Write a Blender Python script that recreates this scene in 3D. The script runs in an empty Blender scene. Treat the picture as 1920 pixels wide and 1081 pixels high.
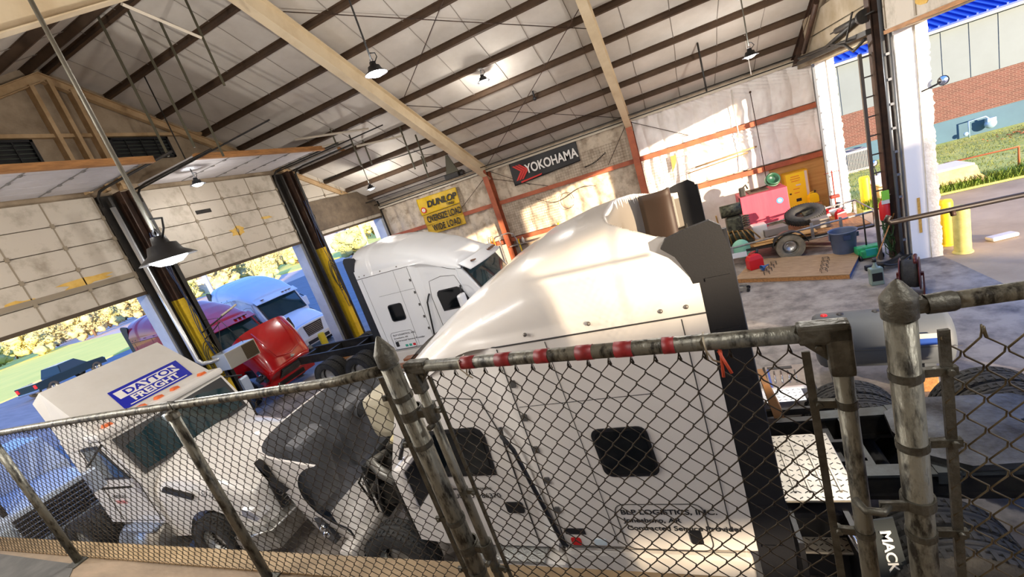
import bpy, bmesh, math, random
from mathutils import Vector, Matrix, Euler, noise
random.seed(7)
PI = math.pi
sc = bpy.context.scene
COL = sc.collection

# ------------------------------------------------------------------ camera
H = 4.6
yaw, pitch, roll = -0.4098, -0.24439, -0.32357
fw = Vector((math.sin(yaw)*math.cos(pitch), math.cos(yaw)*math.cos(pitch), math.sin(pitch)))
rt = Vector((math.cos(yaw), -math.sin(yaw), 0)); up = rt.cross(fw)
r2 = rt*math.cos(roll)+up*math.sin(roll); u2 = -rt*math.sin(roll)+up*math.cos(roll)
cam = bpy.data.cameras.new('camera'); camo = bpy.data.objects.new('camera', cam); COL.objects.link(camo)
M = Matrix((r2, u2, -fw)).transposed().to_4x4(); M.translation = Vector((0, 0, H)); camo.matrix_world = M
cam.sensor_width = 36; cam.lens = 802.88/1920*36; cam.clip_start = 0.05; cam.clip_end = 900
sc.camera = camo

# ------------------------------------------------------------------ sky, sun, exposure
sc.view_settings.view_transform = 'Standard'; sc.view_settings.look = 'None'
sc.view_settings.gamma = 1; sc.view_settings.use_curve_mapping = False
sc.view_settings.exposure = 1.15
w = bpy.data.worlds.new('sky'); sc.world = w; w.use_nodes = True
nt = w.node_tree; nt.nodes.clear()
tc = nt.nodes.new('ShaderNodeTexCoord'); sep = nt.nodes.new('ShaderNodeSeparateXYZ')
cr = nt.nodes.new('ShaderNodeValToRGB'); bg = nt.nodes.new('ShaderNodeBackground'); wo = nt.nodes.new('ShaderNodeOutputWorld')
e = cr.color_ramp.elements
e[0].position = 0.0; e[0].color = (0.80, 0.84, 0.86, 1)
e[1].position = 1.0; e[1].color = (0.10, 0.27, 0.85, 1)
m_ = e.new(0.10); m_.color = (0.42, 0.62, 0.98, 1)
m_ = e.new(0.35); m_.color = (0.16, 0.36, 0.95, 1)
nt.links.new(tc.outputs['Generated'], sep.inputs[0]); nt.links.new(sep.outputs['Z'], cr.inputs[0])
nt.links.new(cr.outputs[0], bg.inputs[0]); bg.inputs[1].default_value = 0.9; nt.links.new(bg.outputs[0], wo.inputs[0])
sl = bpy.data.lights.new('sun', 'SUN'); sl.energy = 6.8; sl.color = (1.0, 0.80, 0.56); sl.angle = math.radians(0.8)
so = bpy.data.objects.new('sun', sl); COL.objects.link(so)
so.rotation_euler = Vector((-1, 1, -0.165)).to_track_quat('-Z', 'Y').to_euler()
so.location = (30, -25, 20)
# high-bay lamps: positions used again where the lamp bodies are built
LAMPS = []

# ------------------------------------------------------------------ helpers
def srgb(h):
    h = h.lstrip('#'); c = [int(h[i:i+2], 16)/255 for i in (0, 2, 4)]
    return tuple((x/12.92 if x <= .04045 else ((x+.055)/1.055)**2.4) for x in c)+(1,)
MATS = {}
def mat(name, col, rough=.6, metal=0., coat=0., col2=None, scale=3., contrast=(.35, .65), bump=0., bscale=20., spec=None, trans=0., alpha=None, emit=None, estr=0., stretch=(1, 1, 1)):
    if name in MATS: return MATS[name]
    m = bpy.data.materials.new(name); m.use_nodes = True; n = m.node_tree.nodes; L = m.node_tree.links
    b = n['Principled BSDF']; c = srgb(col) if isinstance(col, str) else col
    b.inputs['Base Color'].default_value = c; b.inputs['Roughness'].default_value = rough; b.inputs['Metallic'].default_value = metal
    b.inputs['Coat Weight'].default_value = coat; b.inputs['Coat Roughness'].default_value = .05
    if spec is not None: b.inputs['Specular IOR Level'].default_value = spec
    if trans: b.inputs['Transmission Weight'].default_value = trans
    if emit: b.inputs['Emission Color'].default_value = srgb(emit); b.inputs['Emission Strength'].default_value = estr
    t = n.new('ShaderNodeTexCoord'); mp = n.new('ShaderNodeMapping'); L.new(t.outputs['Object'], mp.inputs[0]); mp.inputs['Scale'].default_value = stretch
    if col2:
        no = n.new('ShaderNodeTexNoise'); no.inputs['Scale'].default_value = scale; no.inputs['Detail'].default_value = 6; no.inputs['Roughness'].default_value = .65
        L.new(mp.outputs[0], no.inputs['Vector']); r = n.new('ShaderNodeValToRGB'); L.new(no.outputs[0], r.inputs[0])
        r.color_ramp.elements[0].position = contrast[0]; r.color_ramp.elements[0].color = c
        r.color_ramp.elements[1].position = contrast[1]; r.color_ramp.elements[1].color = srgb(col2); L.new(r.outputs[0], b.inputs['Base Color'])
    if bump:
        nb = n.new('ShaderNodeTexNoise'); nb.inputs['Scale'].default_value = bscale; nb.inputs['Detail'].default_value = 4; L.new(mp.outputs[0], nb.inputs['Vector'])
        bu = n.new('ShaderNodeBump'); bu.inputs['Strength'].default_value = bump; bu.inputs['Distance'].default_value = .02; L.new(nb.outputs[0], bu.inputs['Height']); L.new(bu.outputs[0], b.inputs['Normal'])
    MATS[name] = m; return m

class MB:
    def __init__(s): s.v = []; s.f = []; s.mi = []; s.sm = []; s.cm = 0
    def add(s, vs, fs, smooth=False, T=None):
        o = len(s.v)
        s.v += [tuple(T @ Vector(p)) if T else tuple(p) for p in vs]
        s.f += [tuple(i+o for i in f) for f in fs]; s.mi += [s.cm]*len(fs); s.sm += [smooth]*len(fs)
        return s
    def box(s, x0, x1, y0, y1, z0, z1, T=None):
        v = [(x, y, z) for x in (x0, x1) for y in (y0, y1) for z in (z0, z1)]
        return s.add(v, [(0, 1, 3, 2), (4, 6, 7, 5), (0, 4, 5, 1), (2, 3, 7, 6), (0, 2, 6, 4), (1, 5, 7, 3)], T=T)
    def cbox(s, c, d, T=None):
        return s.box(c[0]-d[0]/2, c[0]+d[0]/2, c[1]-d[1]/2, c[1]+d[1]/2, c[2]-d[2]/2, c[2]+d[2]/2, T=T)
    def rbox(s, x0, x1, y0, y1, z0, z1, r=.02, T=None):
        # chamfered box
        bm = bmesh.new(); bmesh.ops.create_cube(bm, size=1)
        for v in bm.verts: v.co = Vector(((x0+x1)/2+v.co.x*(x1-x0), (y0+y1)/2+v.co.y*(y1-y0), (z0+z1)/2+v.co.z*(z1-z0)))
        r = min(r, abs(x1-x0)*.45, abs(y1-y0)*.45, abs(z1-z0)*.45)
        bmesh.ops.bevel(bm, geom=list(bm.edges), offset=r, segments=2, affect='EDGES', profile=.6)
        bm.verts.index_update(); vs = [v.co.copy() for v in bm.verts]; fs = [[v.index for v in f.verts] for f in bm.faces]; bm.free()
        return s.add(vs, fs, T=T)
    def tube(s, pts, r, n=8, caps=True, T=None, smooth=True):
        pts = [Vector(p) for p in pts]; rs = r if isinstance(r, (list, tuple)) else [r]*len(pts)
        d0 = (pts[1]-pts[0]).normalized(); a = Vector((0, 0, 1)) if abs(d0.z) < .9 else Vector((1, 0, 0))
        u = d0.cross(a).normalized(); vs = []
        for i, p in enumerate(pts):
            if i == 0: d = d0
            elif i == len(pts)-1: d = (pts[i]-pts[i-1]).normalized()
            else:
                d = ((pts[i]-pts[i-1]).normalized()+(pts[i+1]-pts[i]).normalized())
                d = d.normalized() if d.length > 1e-6 else d0
            u = (u-d*u.dot(d))
            u = u.normalized() if u.length > 1e-6 else d.orthogonal().normalized()
            w_ = d.cross(u)
            for k in range(n):
                t = 2*PI*k/n; vs.append(p+(u*math.cos(t)+w_*math.sin(t))*rs[i])
        fs = []
        for i in range(len(pts)-1):
            for k in range(n):
                a_, b_ = i*n+k, i*n+(k+1) % n; fs.append((a_, b_, b_+n, a_+n))
        s.add(vs, fs, smooth, T)
        if caps:
            o = len(s.v)-len(vs); s.f.append(tuple(range(o+n-1, o-1, -1))); s.f.append(tuple(range(o+len(vs)-n, o+len(vs)))); s.mi += [s.cm]*2; s.sm += [False]*2
        return s
    def cyl(s, p0, p1, r, n=16, T=None): return s.tube([p0, p1], r, n, T=T)
    def lathe(s, prof, n=24, T=None, smooth=True, arc=2*PI):
        # prof: (r, z) around local z
        vs = []; full = abs(arc-2*PI) < 1e-6; m = n if full else n+1
        for (r, z) in prof:
            for k in range(m):
                t = arc*k/n; vs.append((r*math.cos(t), r*math.sin(t), z))
        fs = []
        for i in range(len(prof)-1):
            for k in range(n):
                k2 = (k+1) % m; fs.append((i*m+k, i*m+k2, (i+1)*m+k2, (i+1)*m+k))
        return s.add(vs, fs, smooth, T)
    def prism(s, poly, axis, a0, a1, T=None):
        # poly: 2-D points; axis 'x': (y,z)  'y': (x,z)  'z': (x,y)
        def P(p, a):
            return {'x': (a, p[0], p[1]), 'y': (p[0], a, p[1]), 'z': (p[0], p[1], a)}[axis]
        n = len(poly); vs = [P(p, a0) for p in poly]+[P(p, a1) for p in poly]
        fs = [tuple(range(n)), tuple(range(2*n-1, n-1, -1))]+[(i, (i+1) % n, n+(i+1) % n, n+i) for i in range(n)]
        return s.add(vs, fs, T=T)
    def grid(s, fn, nu, nv, smooth=True, T=None):
        vs = [fn(i/nu, j/nv) for i in range(nu+1) for j in range(nv+1)]
        fs = [(i*(nv+1)+j, i*(nv+1)+j+1, (i+1)*(nv+1)+j+1, (i+1)*(nv+1)+j) for i in range(nu) for j in range(nv)]
        return s.add(vs, fs, smooth, T)
    def loft(s, secs, smooth=True, closed=True, caps=True, T=None):
        n = len(secs[0]); vs = [p for q in secs for p in q]; fs = []
        m = n if closed else n-1
        for i in range(len(secs)-1):
            for k in range(m):
                fs.append((i*n+k, i*n+(k+1) % n, (i+1)*n+(k+1) % n, (i+1)*n+k))
        s.add(vs, fs, smooth, T)
        if caps:
            o = len(s.v)-len(vs); s.f.append(tuple(range(o+n-1, o-1, -1))); s.f.append(tuple(range(o+len(vs)-n, o+len(vs)))); s.mi += [s.cm]*2; s.sm += [False]*2
        return s
    def ball(s, c, r, n=12, sc3=(1, 1, 1), T=None):
        prof = [(max(1e-4, math.sin(PI*i/n)), -math.cos(PI*i/n)) for i in range(n+1)]
        m = Matrix.Translation(c) @ Matrix.Diagonal((r*sc3[0], r*sc3[1], r*sc3[2], 1))
        return s.lathe(prof, n*2, T=(T @ m) if T else m)
    def build(s, name, mats, parent=None, loc=None, auto=None):
        me = bpy.data.meshes.new(name); me.from_pydata(s.v, [], s.f)
        for m in (mats if isinstance(mats, (list, tuple)) else [mats]): me.materials.append(m)
        me.polygons.foreach_set('material_index', s.mi); me.polygons.foreach_set('use_smooth', s.sm); me.update()
        bm = bmesh.new(); bm.from_mesh(me); bmesh.ops.recalc_face_normals(bm, faces=list(bm.faces)); bm.to_mesh(me); bm.free()
        o = bpy.data.objects.new(name, me); COL.objects.link(o)
        if parent: o.parent = parent
        if loc: o.location = loc
        if auto is not None:
            for p in me.polygons: p.use_smooth = True
            me.set_sharp_from_angle(angle=math.radians(auto))
        return o
def tag(o, label=None, cat=None, group=None, kind=None):
    if label: o['label'] = label
    if cat: o['category'] = cat
    if group: o['group'] = group
    if kind: o['kind'] = kind
    return o
def thing(name, label, cat, loc=(0, 0, 0), rz=0, group=None):
    o = bpy.data.objects.new(name, None); COL.objects.link(o); o.empty_display_size = .1
    o.location = loc; o.rotation_euler = (0, 0, rz); return tag(o, label, cat, group)
def struct(name, mb, m, parent=None, label=None):
    o = mb.build(name, m, parent)
    if not parent: o['kind'] = 'structure'
    if label: o['label'] = label
    return o
def sthing(name, label=None, loc=(0, 0, 0)):
    o = bpy.data.objects.new(name, None); COL.objects.link(o); o.location = loc; o['kind'] = 'structure'
    if label: o['label'] = label
    return o
def dup(root, loc, label=None, rz=None, group=None, scale=None):
    def cp(o, par):
        c = o.copy(); COL.objects.link(c); c.parent = par
        for ch in list(o.children): cp(ch, c)
        return c
    r = cp(root, None); r.location = loc
    if rz is not None: r.rotation_euler = (r.rotation_euler[0], r.rotation_euler[1], rz)
    if label: r['label'] = label
    if group: r['group'] = group
    if scale: r.scale = scale
    return r
def text(name, body, size, m, M4, parent=None, ext=.002, shear=0, bold=0, sx=1., align='LEFT', space=1.):
    cu = bpy.data.curves.new(name, 'FONT'); cu.body = body; cu.size = size; cu.extrude = ext; cu.shear = shear; cu.offset = bold; cu.align_x = align; cu.space_character = space
    to = bpy.data.objects.new(name, cu); COL.objects.link(to)
    bpy.context.view_layer.update()
    dg = bpy.context.evaluated_depsgraph_get(); me = bpy.data.meshes.new_from_object(to.evaluated_get(dg))
    COL.objects.unlink(to); bpy.data.objects.remove(to)
    o = bpy.data.objects.new(name, me); COL.objects.link(o); me.materials.clear(); me.materials.append(m)
    me.transform(M4 @ Matrix.Diagonal((sx, 1, 1, 1)))
    if parent: o.parent = parent
    return o
def frame(o, xa, ya):
    # matrix mapping text x/y to two world directions at origin o
    xa = Vector(xa).normalized(); ya = Vector(ya); ya = (ya-xa*ya.dot(xa)).normalized(); za = xa.cross(ya)
    m = Matrix((xa, ya, za)).transposed().to_4x4(); m.translation = Vector(o); return m
def RZ(a): return Matrix.Rotation(a, 4, 'Z')
def RX(a): return Matrix.Rotation(a, 4, 'X')
def RY(a): return Matrix.Rotation(a, 4, 'Y')
def TR(x, y, z): return Matrix.Translation((x, y, z))

# ------------------------------------------------------------------ materials
white = mat('white_paint', '#D4CEC8', .28, coat=.6)
white2 = mat('white_fibreglass', '#CFC9C1', .35, coat=.4)
black = mat('black_plastic', '#17171A', .45, bump=.04, bscale=120)
rubber = mat('tyre_rubber', '#1E1F20', .8, bump=.4, bscale=30, col2='#34322F', scale=6)
galv = mat('galvanised_pipe', '#6E6B60', .45, .55, col2='#23201A', scale=34, contrast=(.47, .62), bump=.2, bscale=60, stretch=(1, 1, .3))
galvd = mat('dull_cast_fitting', '#5A5850', .5, .6, col2='#3A372F', scale=14, bump=.25, bscale=50)
wirem = mat('rusty_wire', '#40372A', .55, .5, col2='#261E15', scale=9)
steelb = mat('brown_steel', '#4C3426', .6, .2, col2='#2A1D16', scale=3)
redox = mat('red_oxide_steel', '#B0603F', .55, .1, col2='#8E4630', scale=2, contrast=(.4, .7))
dark = mat('greasy_black', '#141210', .6, col2='#2B2620', scale=5)
cream = mat('cream_steel', '#CDBFA6', .5, .1, col2='#B49F80', scale=1.5, contrast=(.45, .8))
chrome = mat('chrome', '#D8DADC', .12, 1.)
alum = mat('aluminium', '#C4C5C3', .35, .85, col2='#9A978F', scale=5)
yel = mat('yellow_paint', '#D9B420', .5, col2='#A8841A', scale=6, contrast=(.5, .8))
yelb = mat('bollard_yellow', '#EFCB1D', .5, col2='#DDB914', scale=8)
glassd = mat('dark_glass', '#0B0F12', .06, coat=.5)
glassb = mat('tinted_glass', '#16323A', .04, coat=1.)
red = mat('red_paint', '#B40F12', .22, coat=.8)
redp = mat('red_plastic', '#C4151A', .4)
pink = mat('faded_red_steel', '#C4485A', .6, col2='#B03A50', scale=1.4, stretch=(3, 3, .4))
wood = mat('raw_wood', '#AD8F6C', .75, col2='#866A4C', scale=4, stretch=(1, 8, 8), bump=.2, bscale=30)
wood2 = mat('lumber_edge', '#B5804A', .7, col2='#8A5F36', scale=3, stretch=(8, 1, 8))
ply = mat('plywood', '#C79A5C', .7, col2='#AF7F45', scale=2, stretch=(.4, 1, 6))
bluep = mat('blue_grey_plastic', '#3C5F93', .5, col2='#35578A', scale=3)
green = mat('green_paint', '#2FA868', .45, col2='#1F7A4C', scale=8)
greytank = mat('grey_tank_paint', '#4B5056', .6, coat=0., col2='#494E54', scale=2)
txtk = mat('black_lettering', '#15151A', .6)
txtw = mat('white_lettering', '#F2F2F0', .6)
navy = mat('navy_vinyl', '#17219A', .4)
orange = mat('orange_lens', '#D9641E', .3, coat=.4)
# ------------------------------------------------------------------ big structure
XL, XR, YF, YN = -13.55, 4.6, 18.6, -3.6
RX_, RZ0, SL = 7.5, 10.7, .48          # ridge y, ridge z, slope
def roofz(y): return RZ0-SL*abs(y-RX_)
def m_floor():
    m = mat('stained_concrete', '#989087', .6, col2='#4E4847', scale=2.2, contrast=(.40, .70), bump=.12, bscale=8)
    return m
fl = MB().box(XL-.3, XR+.5, YN, YF+.3, -.25, 0)
struct('floor', fl, m_floor())
g = MB().box(-320, 120, -120, 320, -.6, -.26); gm = mat('asphalt_lot', '#D9C3B6', .8, col2='#CDB5A8', scale=.5, bump=.1)
struct('ground', g, gm)
ap = MB().box(XR+.5, 9.8, -20, 16.6, -.26, -.005); struct('ground', ap, mat('apron_concrete', '#B8A284', .75, col2='#A08B6E', scale=.6, bump=.1))
lp = MB().box(-58, XL-.3, -60, 60, -.26, -.005); struct('ground', lp, mat('lot_paving', '#7E8189', .75, col2='#6B6E76', scale=.3, stretch=(1, 6, 1)))
lawnm = mat('lawn_grass', '#D9CE6E', .9, col2='#B8BB55', scale=1.2, bump=.6, bscale=12)
lawnf = mat('far_lawn_grass', '#F2E873', .9, col2='#E0DE6A', scale=.15, bump=.3, bscale=3)
l1 = MB().prism([(-58.5, -90), (-59, 27), (-66, 38), (-110, 50), (-290, 82), (-290, -90)], 'z', -.26, .02); struct('lawn', l1, lawnf)
l2 = MB().prism([(-112, 80), (-75, 74), (-50, 70), (-35, 90), (30, 160), (-60, 280), (-300, 140)], 'z', -.26, .02); struct('lawn', l2, lawnf)
l3 = MB().prism([(5.4, 16.7), (9.9, 16.7), (13, 15.2), (40, 15.2), (40, 24.6), (5.4, 26)], 'z', -.26, .03); struct('lawn', l3, lawnm)
gv = MB().prism([(9.85, 16.6), (9.85, 5), (40, 5), (40, 15.1), (13, 15.1)], 'z', -.26, .0); struct('ground', gv, mat('gravel_drive', '#A79E98', .85, col2='#857C78', scale=7, bump=.5, bscale=30))

# roof deck (both slopes), ribs, purlins, rafters
deckm = mat('insulated_ceiling', '#D3CCC3', .7, col2='#BAB1A5', scale=.7, contrast=(.3, .75), bump=.15, bscale=3)
for nm, ya, yb in (('ceiling', RX_, YF+.25), ('ceiling', RX_, YN-.25)):
    b = MB(); z0, z1 = roofz(ya), roofz(yb)
    b.add([(XL-.4, ya, z0), (XR+.55, ya, z0), (XR+.55, yb, z1), (XL-.4, yb, z1), (XL-.4, ya, z0+.12), (XR+.55, ya, z0+.12), (XR+.55, yb, z1+.12), (XL-.4, yb, z1+.12)],
          [(0, 1, 2, 3), (4, 5, 6, 7), (0, 1, 5, 4), (2, 3, 7, 6), (0, 3, 7, 4), (1, 2, 6, 5)])
    c = struct(nm, b, deckm)
# insulation seams running down the slope
sm_ = mat('seam_tape', '#8F867C', .7)
x = XL+.9; k = 0
bseam = MB()
while x < XR:
    for s, yb in ((1, YF), (-1, YN)):
        pts = [(x+.02*math.sin(j*1.7+x*3), RX_+s*j*(abs(yb-RX_))/14, roofz(RX_+s*j*abs(yb-RX_)/14)-.012) for j in range(15)]
        bseam.tube(pts, .009, 4)
    x += 1.23
struct('ceiling_seams', bseam, sm_)['kind'] = 'structure'
purm = mat('purlin_brown', '#54402F', .6, .1, col2='#433224', scale=2)
for s in (1, -1):
    for k in range(11):
        y = RX_+s*(.22+1.1*k)
        if y > YF or y < YN: continue
        z = roofz(y); b = MB()
        T = TR(0, y, z) @ RX(-s*math.atan(SL))
        b.box(XL, XR+.4, -.02, .02, -.165, -.0, T); b.box(XL, XR+.4, -.02, .045, -.17, -.157, T); b.box(XL, XR+.4, -.06, .02, -.012, -.001, T)
        o = struct('roof_purlin', b, purm); o['group'] = 'brown roof purlins'
rake = mat('rafter_cream', '#D8C6A6', .5, .0, col2='#BFA884', scale=1.2, contrast=(.45, .8))
def rafter(x, hw, dep, m=rake):
    b = MB()
    for s, ye in ((1, YF-.25), (-1, YN+.25)):
        ya = RX_; n = 10
        for i in range(n):
            y0 = ya+(ye-ya)*i/n; y1 = ya+(ye-ya)*(i+1)/n
            for (a, c, wd) in ((.205, .225, hw), (.225, dep, .012), (dep-.0, dep+.02, hw)):
                t0, t1 = roofz(y0), roofz(y1)
                b.add([(x-wd, y0, t0-a), (x+wd, y0, t0-a), (x+wd, y1, t1-a), (x-wd, y1, t1-a), (x-wd, y0, t0-c), (x+wd, y0, t0-c), (x+wd, y1, t1-c), (x-wd, y1, t1-c)],
                      [(0, 1, 2, 3), (4, 5, 6, 7), (0, 1, 5, 4), (2, 3, 7, 6), (0, 3, 7, 4), (1, 2, 6, 5)])
    return b
for x in (-7.35, -1.08):
    o = struct('rafter', rafter(x, .12, .72), rake); o['group'] = 'rigid frame rafters'
struct('rafter', rafter(XL+.12, .07, .42), mat('gable_rake_wood', '#BFA27C', .6, col2='#A2845C', scale=2))
struct('rafter', rafter(XR-.1, .07, .42), steelb)
# eave strut and pipes along the far wall
b = MB(); b.box(XL, XR+.4, YF-.34, YF-.02, 5.16, 5.22); b.box(XL, XR+.4, YF-.36, YF-.33, 5.1, 5.24)
struct('trim_1', b, mat('eave_strut', '#C9BDA8', .5))
b = MB()
for y, z, r in ((YF-.45, 5.2, .02), (YF-.8, 5.34, .02)):
    b.tube([(XL+.3, y, z), (XR+.2, y, z)], r, 6)
struct('trim_2', b, dark)

# ---------------- far wall
wallm = mat('old_wall_liner', '#B9A690', .75, col2='#85735F', scale=2.2, contrast=(.42, .75), bump=.35, bscale=6, stretch=(1, 1, .6))
b = MB(); b.box(XL-.3, XR+.5, YF, YF+.2, 0, 5.32)
struct('wall_far', b, wallm)
quilt = mat('white_quilt_insulation', '#F3EEEA', .65, col2='#E2DAD4', scale=1.5, bump=.25, bscale=5)
def quiltf(x0, x1, z0, z1, amp, seam):
    def f(u, v):
        x = x0+(x1-x0)*u; z = z0+(z1-z0)*v
        s = abs(math.sin(PI*(x+.04*math.sin(z*3+x))/seam)); puff = s**.6*.12
        ed = min(1, (z1-z)/.5); fold = .05*math.sin(14*(x+.35*math.sin(z*2.3)+.5*(1-ed)*x))*(.3+.7*(1-ed))
        nz = noise.noise(Vector((x*3, z*1.6, 3)))*amp+noise.noise(Vector((x*9, z*3, 9)))*amp*.4
        return (x, YF-.02-max(0, puff+fold*.8+nz+.03), z)
    return f
b = MB(); b.grid(quiltf(-.95, XR+.4, 3.74, 5.15, .05, .62), 220, 50); b.grid(quiltf(-.95, XR+.4, 2.1, 3.58, .05, .62), 220, 50)
struct('wall_far_quilt', b, quilt)
oldq = mat('soiled_quilt_insulation', '#C9B9A4', .75, col2='#8C7A66', scale=2.6, contrast=(.45, .72), bump=.4, bscale=7)
b = MB()
for xa, xb in ((-7.2, -1.2), (XL+.3, -7.5)):
    b.grid(quiltf(xa, xb, 3.72, 5.1, .02, .75), 90, 14); b.grid(quiltf(xa, xb, 2.0, 3.58, .025, .75), 90, 14)
struct('wall_far_quilt', b, oldq)
# wire netting over the old insulation (welded grid)
b = MB()
for xa, xb, za, zb in ((-7.1, -4.6, 2.1, 3.5), (-4.4, -1.3, 3.7, 4.6), (-11, -8.9, 3.9, 4.9), (-.9, .3, 2.4, 3.5)):
    x = xa
    while x < xb: b.tube([(x, YF-.24, za), (x, YF-.24, zb)], .004, 3, False); x += .11
    z = za
    while z < zb: b.tube([(xa, YF-.24, z), (xb, YF-.24, z)], .004, 3, False); z += .11
tag(b.build('wire_netting', mat('netting', '#7B6A58', .6)), 'rusty square wire netting holding the wall insulation', 'netting', kind='stuff')
# girts, columns
for xa, xb in ((XL+.1, -7.45), (-7.2, -1.2), (-.95, XR+.4)):
    for z in ((3.65, 1.98) if xa > -2 else (3.65, 1.9)):
        b = MB(); b.box(xa, xb, YF-.26, YF-.03, z-.07, z+.07); b.box(xa, xb, YF-.28, YF-.26, z-.1, z+.07)
        o = struct('wall_girt', b, redox); o['group'] = 'red oxide wall girts'
for x in (-7.35, -1.08):
    b = MB(); b.prism([(YF-.05, 0), (YF-.05, 5.2), (YF-.62, 5.2), (YF-.32, 0)], 'x', x-.012, x+.012)
    b.add([(x-.12, YF-.62, 5.2), (x+.12, YF-.62, 5.2), (x+.12, YF-.32, 0), (x-.12, YF-.32, 0), (x-.12, YF-.64, 5.2), (x+.12, YF-.64, 5.2), (x+.12, YF-.34, 0), (x-.12, YF-.34, 0)],
          [(0, 1, 2, 3), (4, 5, 6, 7), (0, 1, 5, 4), (2, 3, 7, 6), (0, 3, 7, 4), (1, 2, 6, 5)])
    b.box(x-.12, x+.12, YF-.07, YF-.03, 0, 5.2)
    o = struct('wall_column', b, redox); o['group'] = 'red oxide frame columns'
# lower liner panels
b = MB(); b.box(-.95, 3.3, YF-.1, YF-.02, 0, 1.85); x = -.3
while x < 3.3: b.box(x-.02, x+.02, YF-.14, YF-.1, 1.83, 1.97); x += .55
struct('wall_far_liner', b, mat('white_liner_board', '#DCD3C8', .6, col2='#C8BBAC', scale=1.2))
b = MB(); b.box(3.3, XR+.4, YF-.1, YF-.02, 0, 1.85); struct('wall_far_liner', b, ply)
b = MB(); b.box(-7.2, -1.2, YF-.1, YF-.02, 0, 1.5); struct('wall_far_liner', b, mat('tan_liner_board', '#B9A896', .65, col2='#A08D78', scale=1.5))
# rods, bracing and pipes on the far wall
b = MB()
for p, q in (((-1.0, YF-.3, 5.1), (.9, YF-.2, 3.95)), ((-1.15, YF-.3, 5.1), (-2.2, YF-.2, 3.8)), ((-7.2, YF-.3, 5.1), (-5.6, YF-.2, 4.0)), ((-7.5, YF-.3, 4.9), (-9.5, YF-.25, 3.7)),
             ((-7.3, YF-.3, 4.8), (-4.8, YF-.25, 3.7))):
    b.tube([p, q], .012, 5)
struct('trim_3', b, steelb)
b = MB(); b.tube([(2.55, YF-.28, 5.0), (2.5, YF-.28, 2.25), (2.42, YF-.25, 2.1)], .022, 6); struct('conduit_pipe', b, mat('white_pipe', '#E8E2D8', .5))
b = MB(); b.tube([(3.1, YF-.3, 4.7), (3.15, YF-.3, 1.6)], .013, 6); b.ball((3.1, YF-.3, 4.72), .04, 6); struct('conduit_pipe', b, steelb)
for z in (3.62, ):
    pass
b = MB(); b.box(XL-.3, XR+.5, YN-.2, YN, 0, 5.35); struct('wall_near', b, oldq)
# ---------------- left wall (gable) : door openings 0..3
DO = [(-2.3, 2.0), (3.0, 7.27), (8.27, 12.9), (14.0, 18.3)]
HD = 4.8
lwm = mat('gable_liner', '#A6947C', .75, col2='#7B6A55', scale=1.6, contrast=(.4, .72), bump=.45, bscale=4)
b = MB(); ys = [YN]+[v for d in DO for v in d]+[YF+.2]
for i in range(0, len(ys), 2): b.box(XL-.45, XL, ys[i], ys[i+1], 0, HD)
struct('wall_left', b, mat('pier_paint', '#CFD3DA', .6, col2='#BFC3CC', scale=2, bump=.3, bscale=12))
b = MB(); b.prism([(YN, HD), (YF+.2, HD), (YF+.2, roofz(YF+.2)), (RX_, roofz(RX_)), (YN, roofz(YN))], 'x', XL-.3, XL)
struct('wall_left', b, lwm)
gw = mat('gable_rake_wood', '#BFA27C')
b = MB()
for y, zt in ((7.22, 10.15), (7.62, 10.3), (8.0, 10.1)): b.box(XL, XL+.22, y-.045, y+.045, 7.5, zt)
struct('trim_4', b, gw)
b = MB(); b.box(XL, XL+.12, 2.5, 11.2, 8.93, 9.02); struct('trim_5', b, gw)
# louvred vents
for i, (ya, yb) in enumerate(((5.2, 6.72), (8.28, 9.85))):
    t = thing('louvre_vent', ('black louvred gable vent left of the three wooden studs', 'black louvred gable vent right of the three wooden studs')[i], 'vent', (XL, (ya+yb)/2, 8.6)); h = (yb-ya)/2
    b = MB(); b.box(.01, .1, -h, h, .24, .3); b.box(.01, .1, -h, h, -.3, -.24); b.box(.01, .1, -h, -h+.06, -.3, .3); b.box(.01, .1, h-.06, h, -.3, .3)
    b.box(.0, .01, -h, h, -.3, .3)
    for k in (-.5, 0, .5): b.box(.06, .09, k*h-.012, k*h+.012, -.25, .25)
    b.build('frame', black, t)
    for k in range(5): MB().box(-.02, .05, -h+.05, h-.05, -.004, .004, TR(.03, 0, -.2+.1*k) @ RY(.6)).build('slat', mat('louvre_slat', '#5F655F', .5, .3), t)
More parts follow.
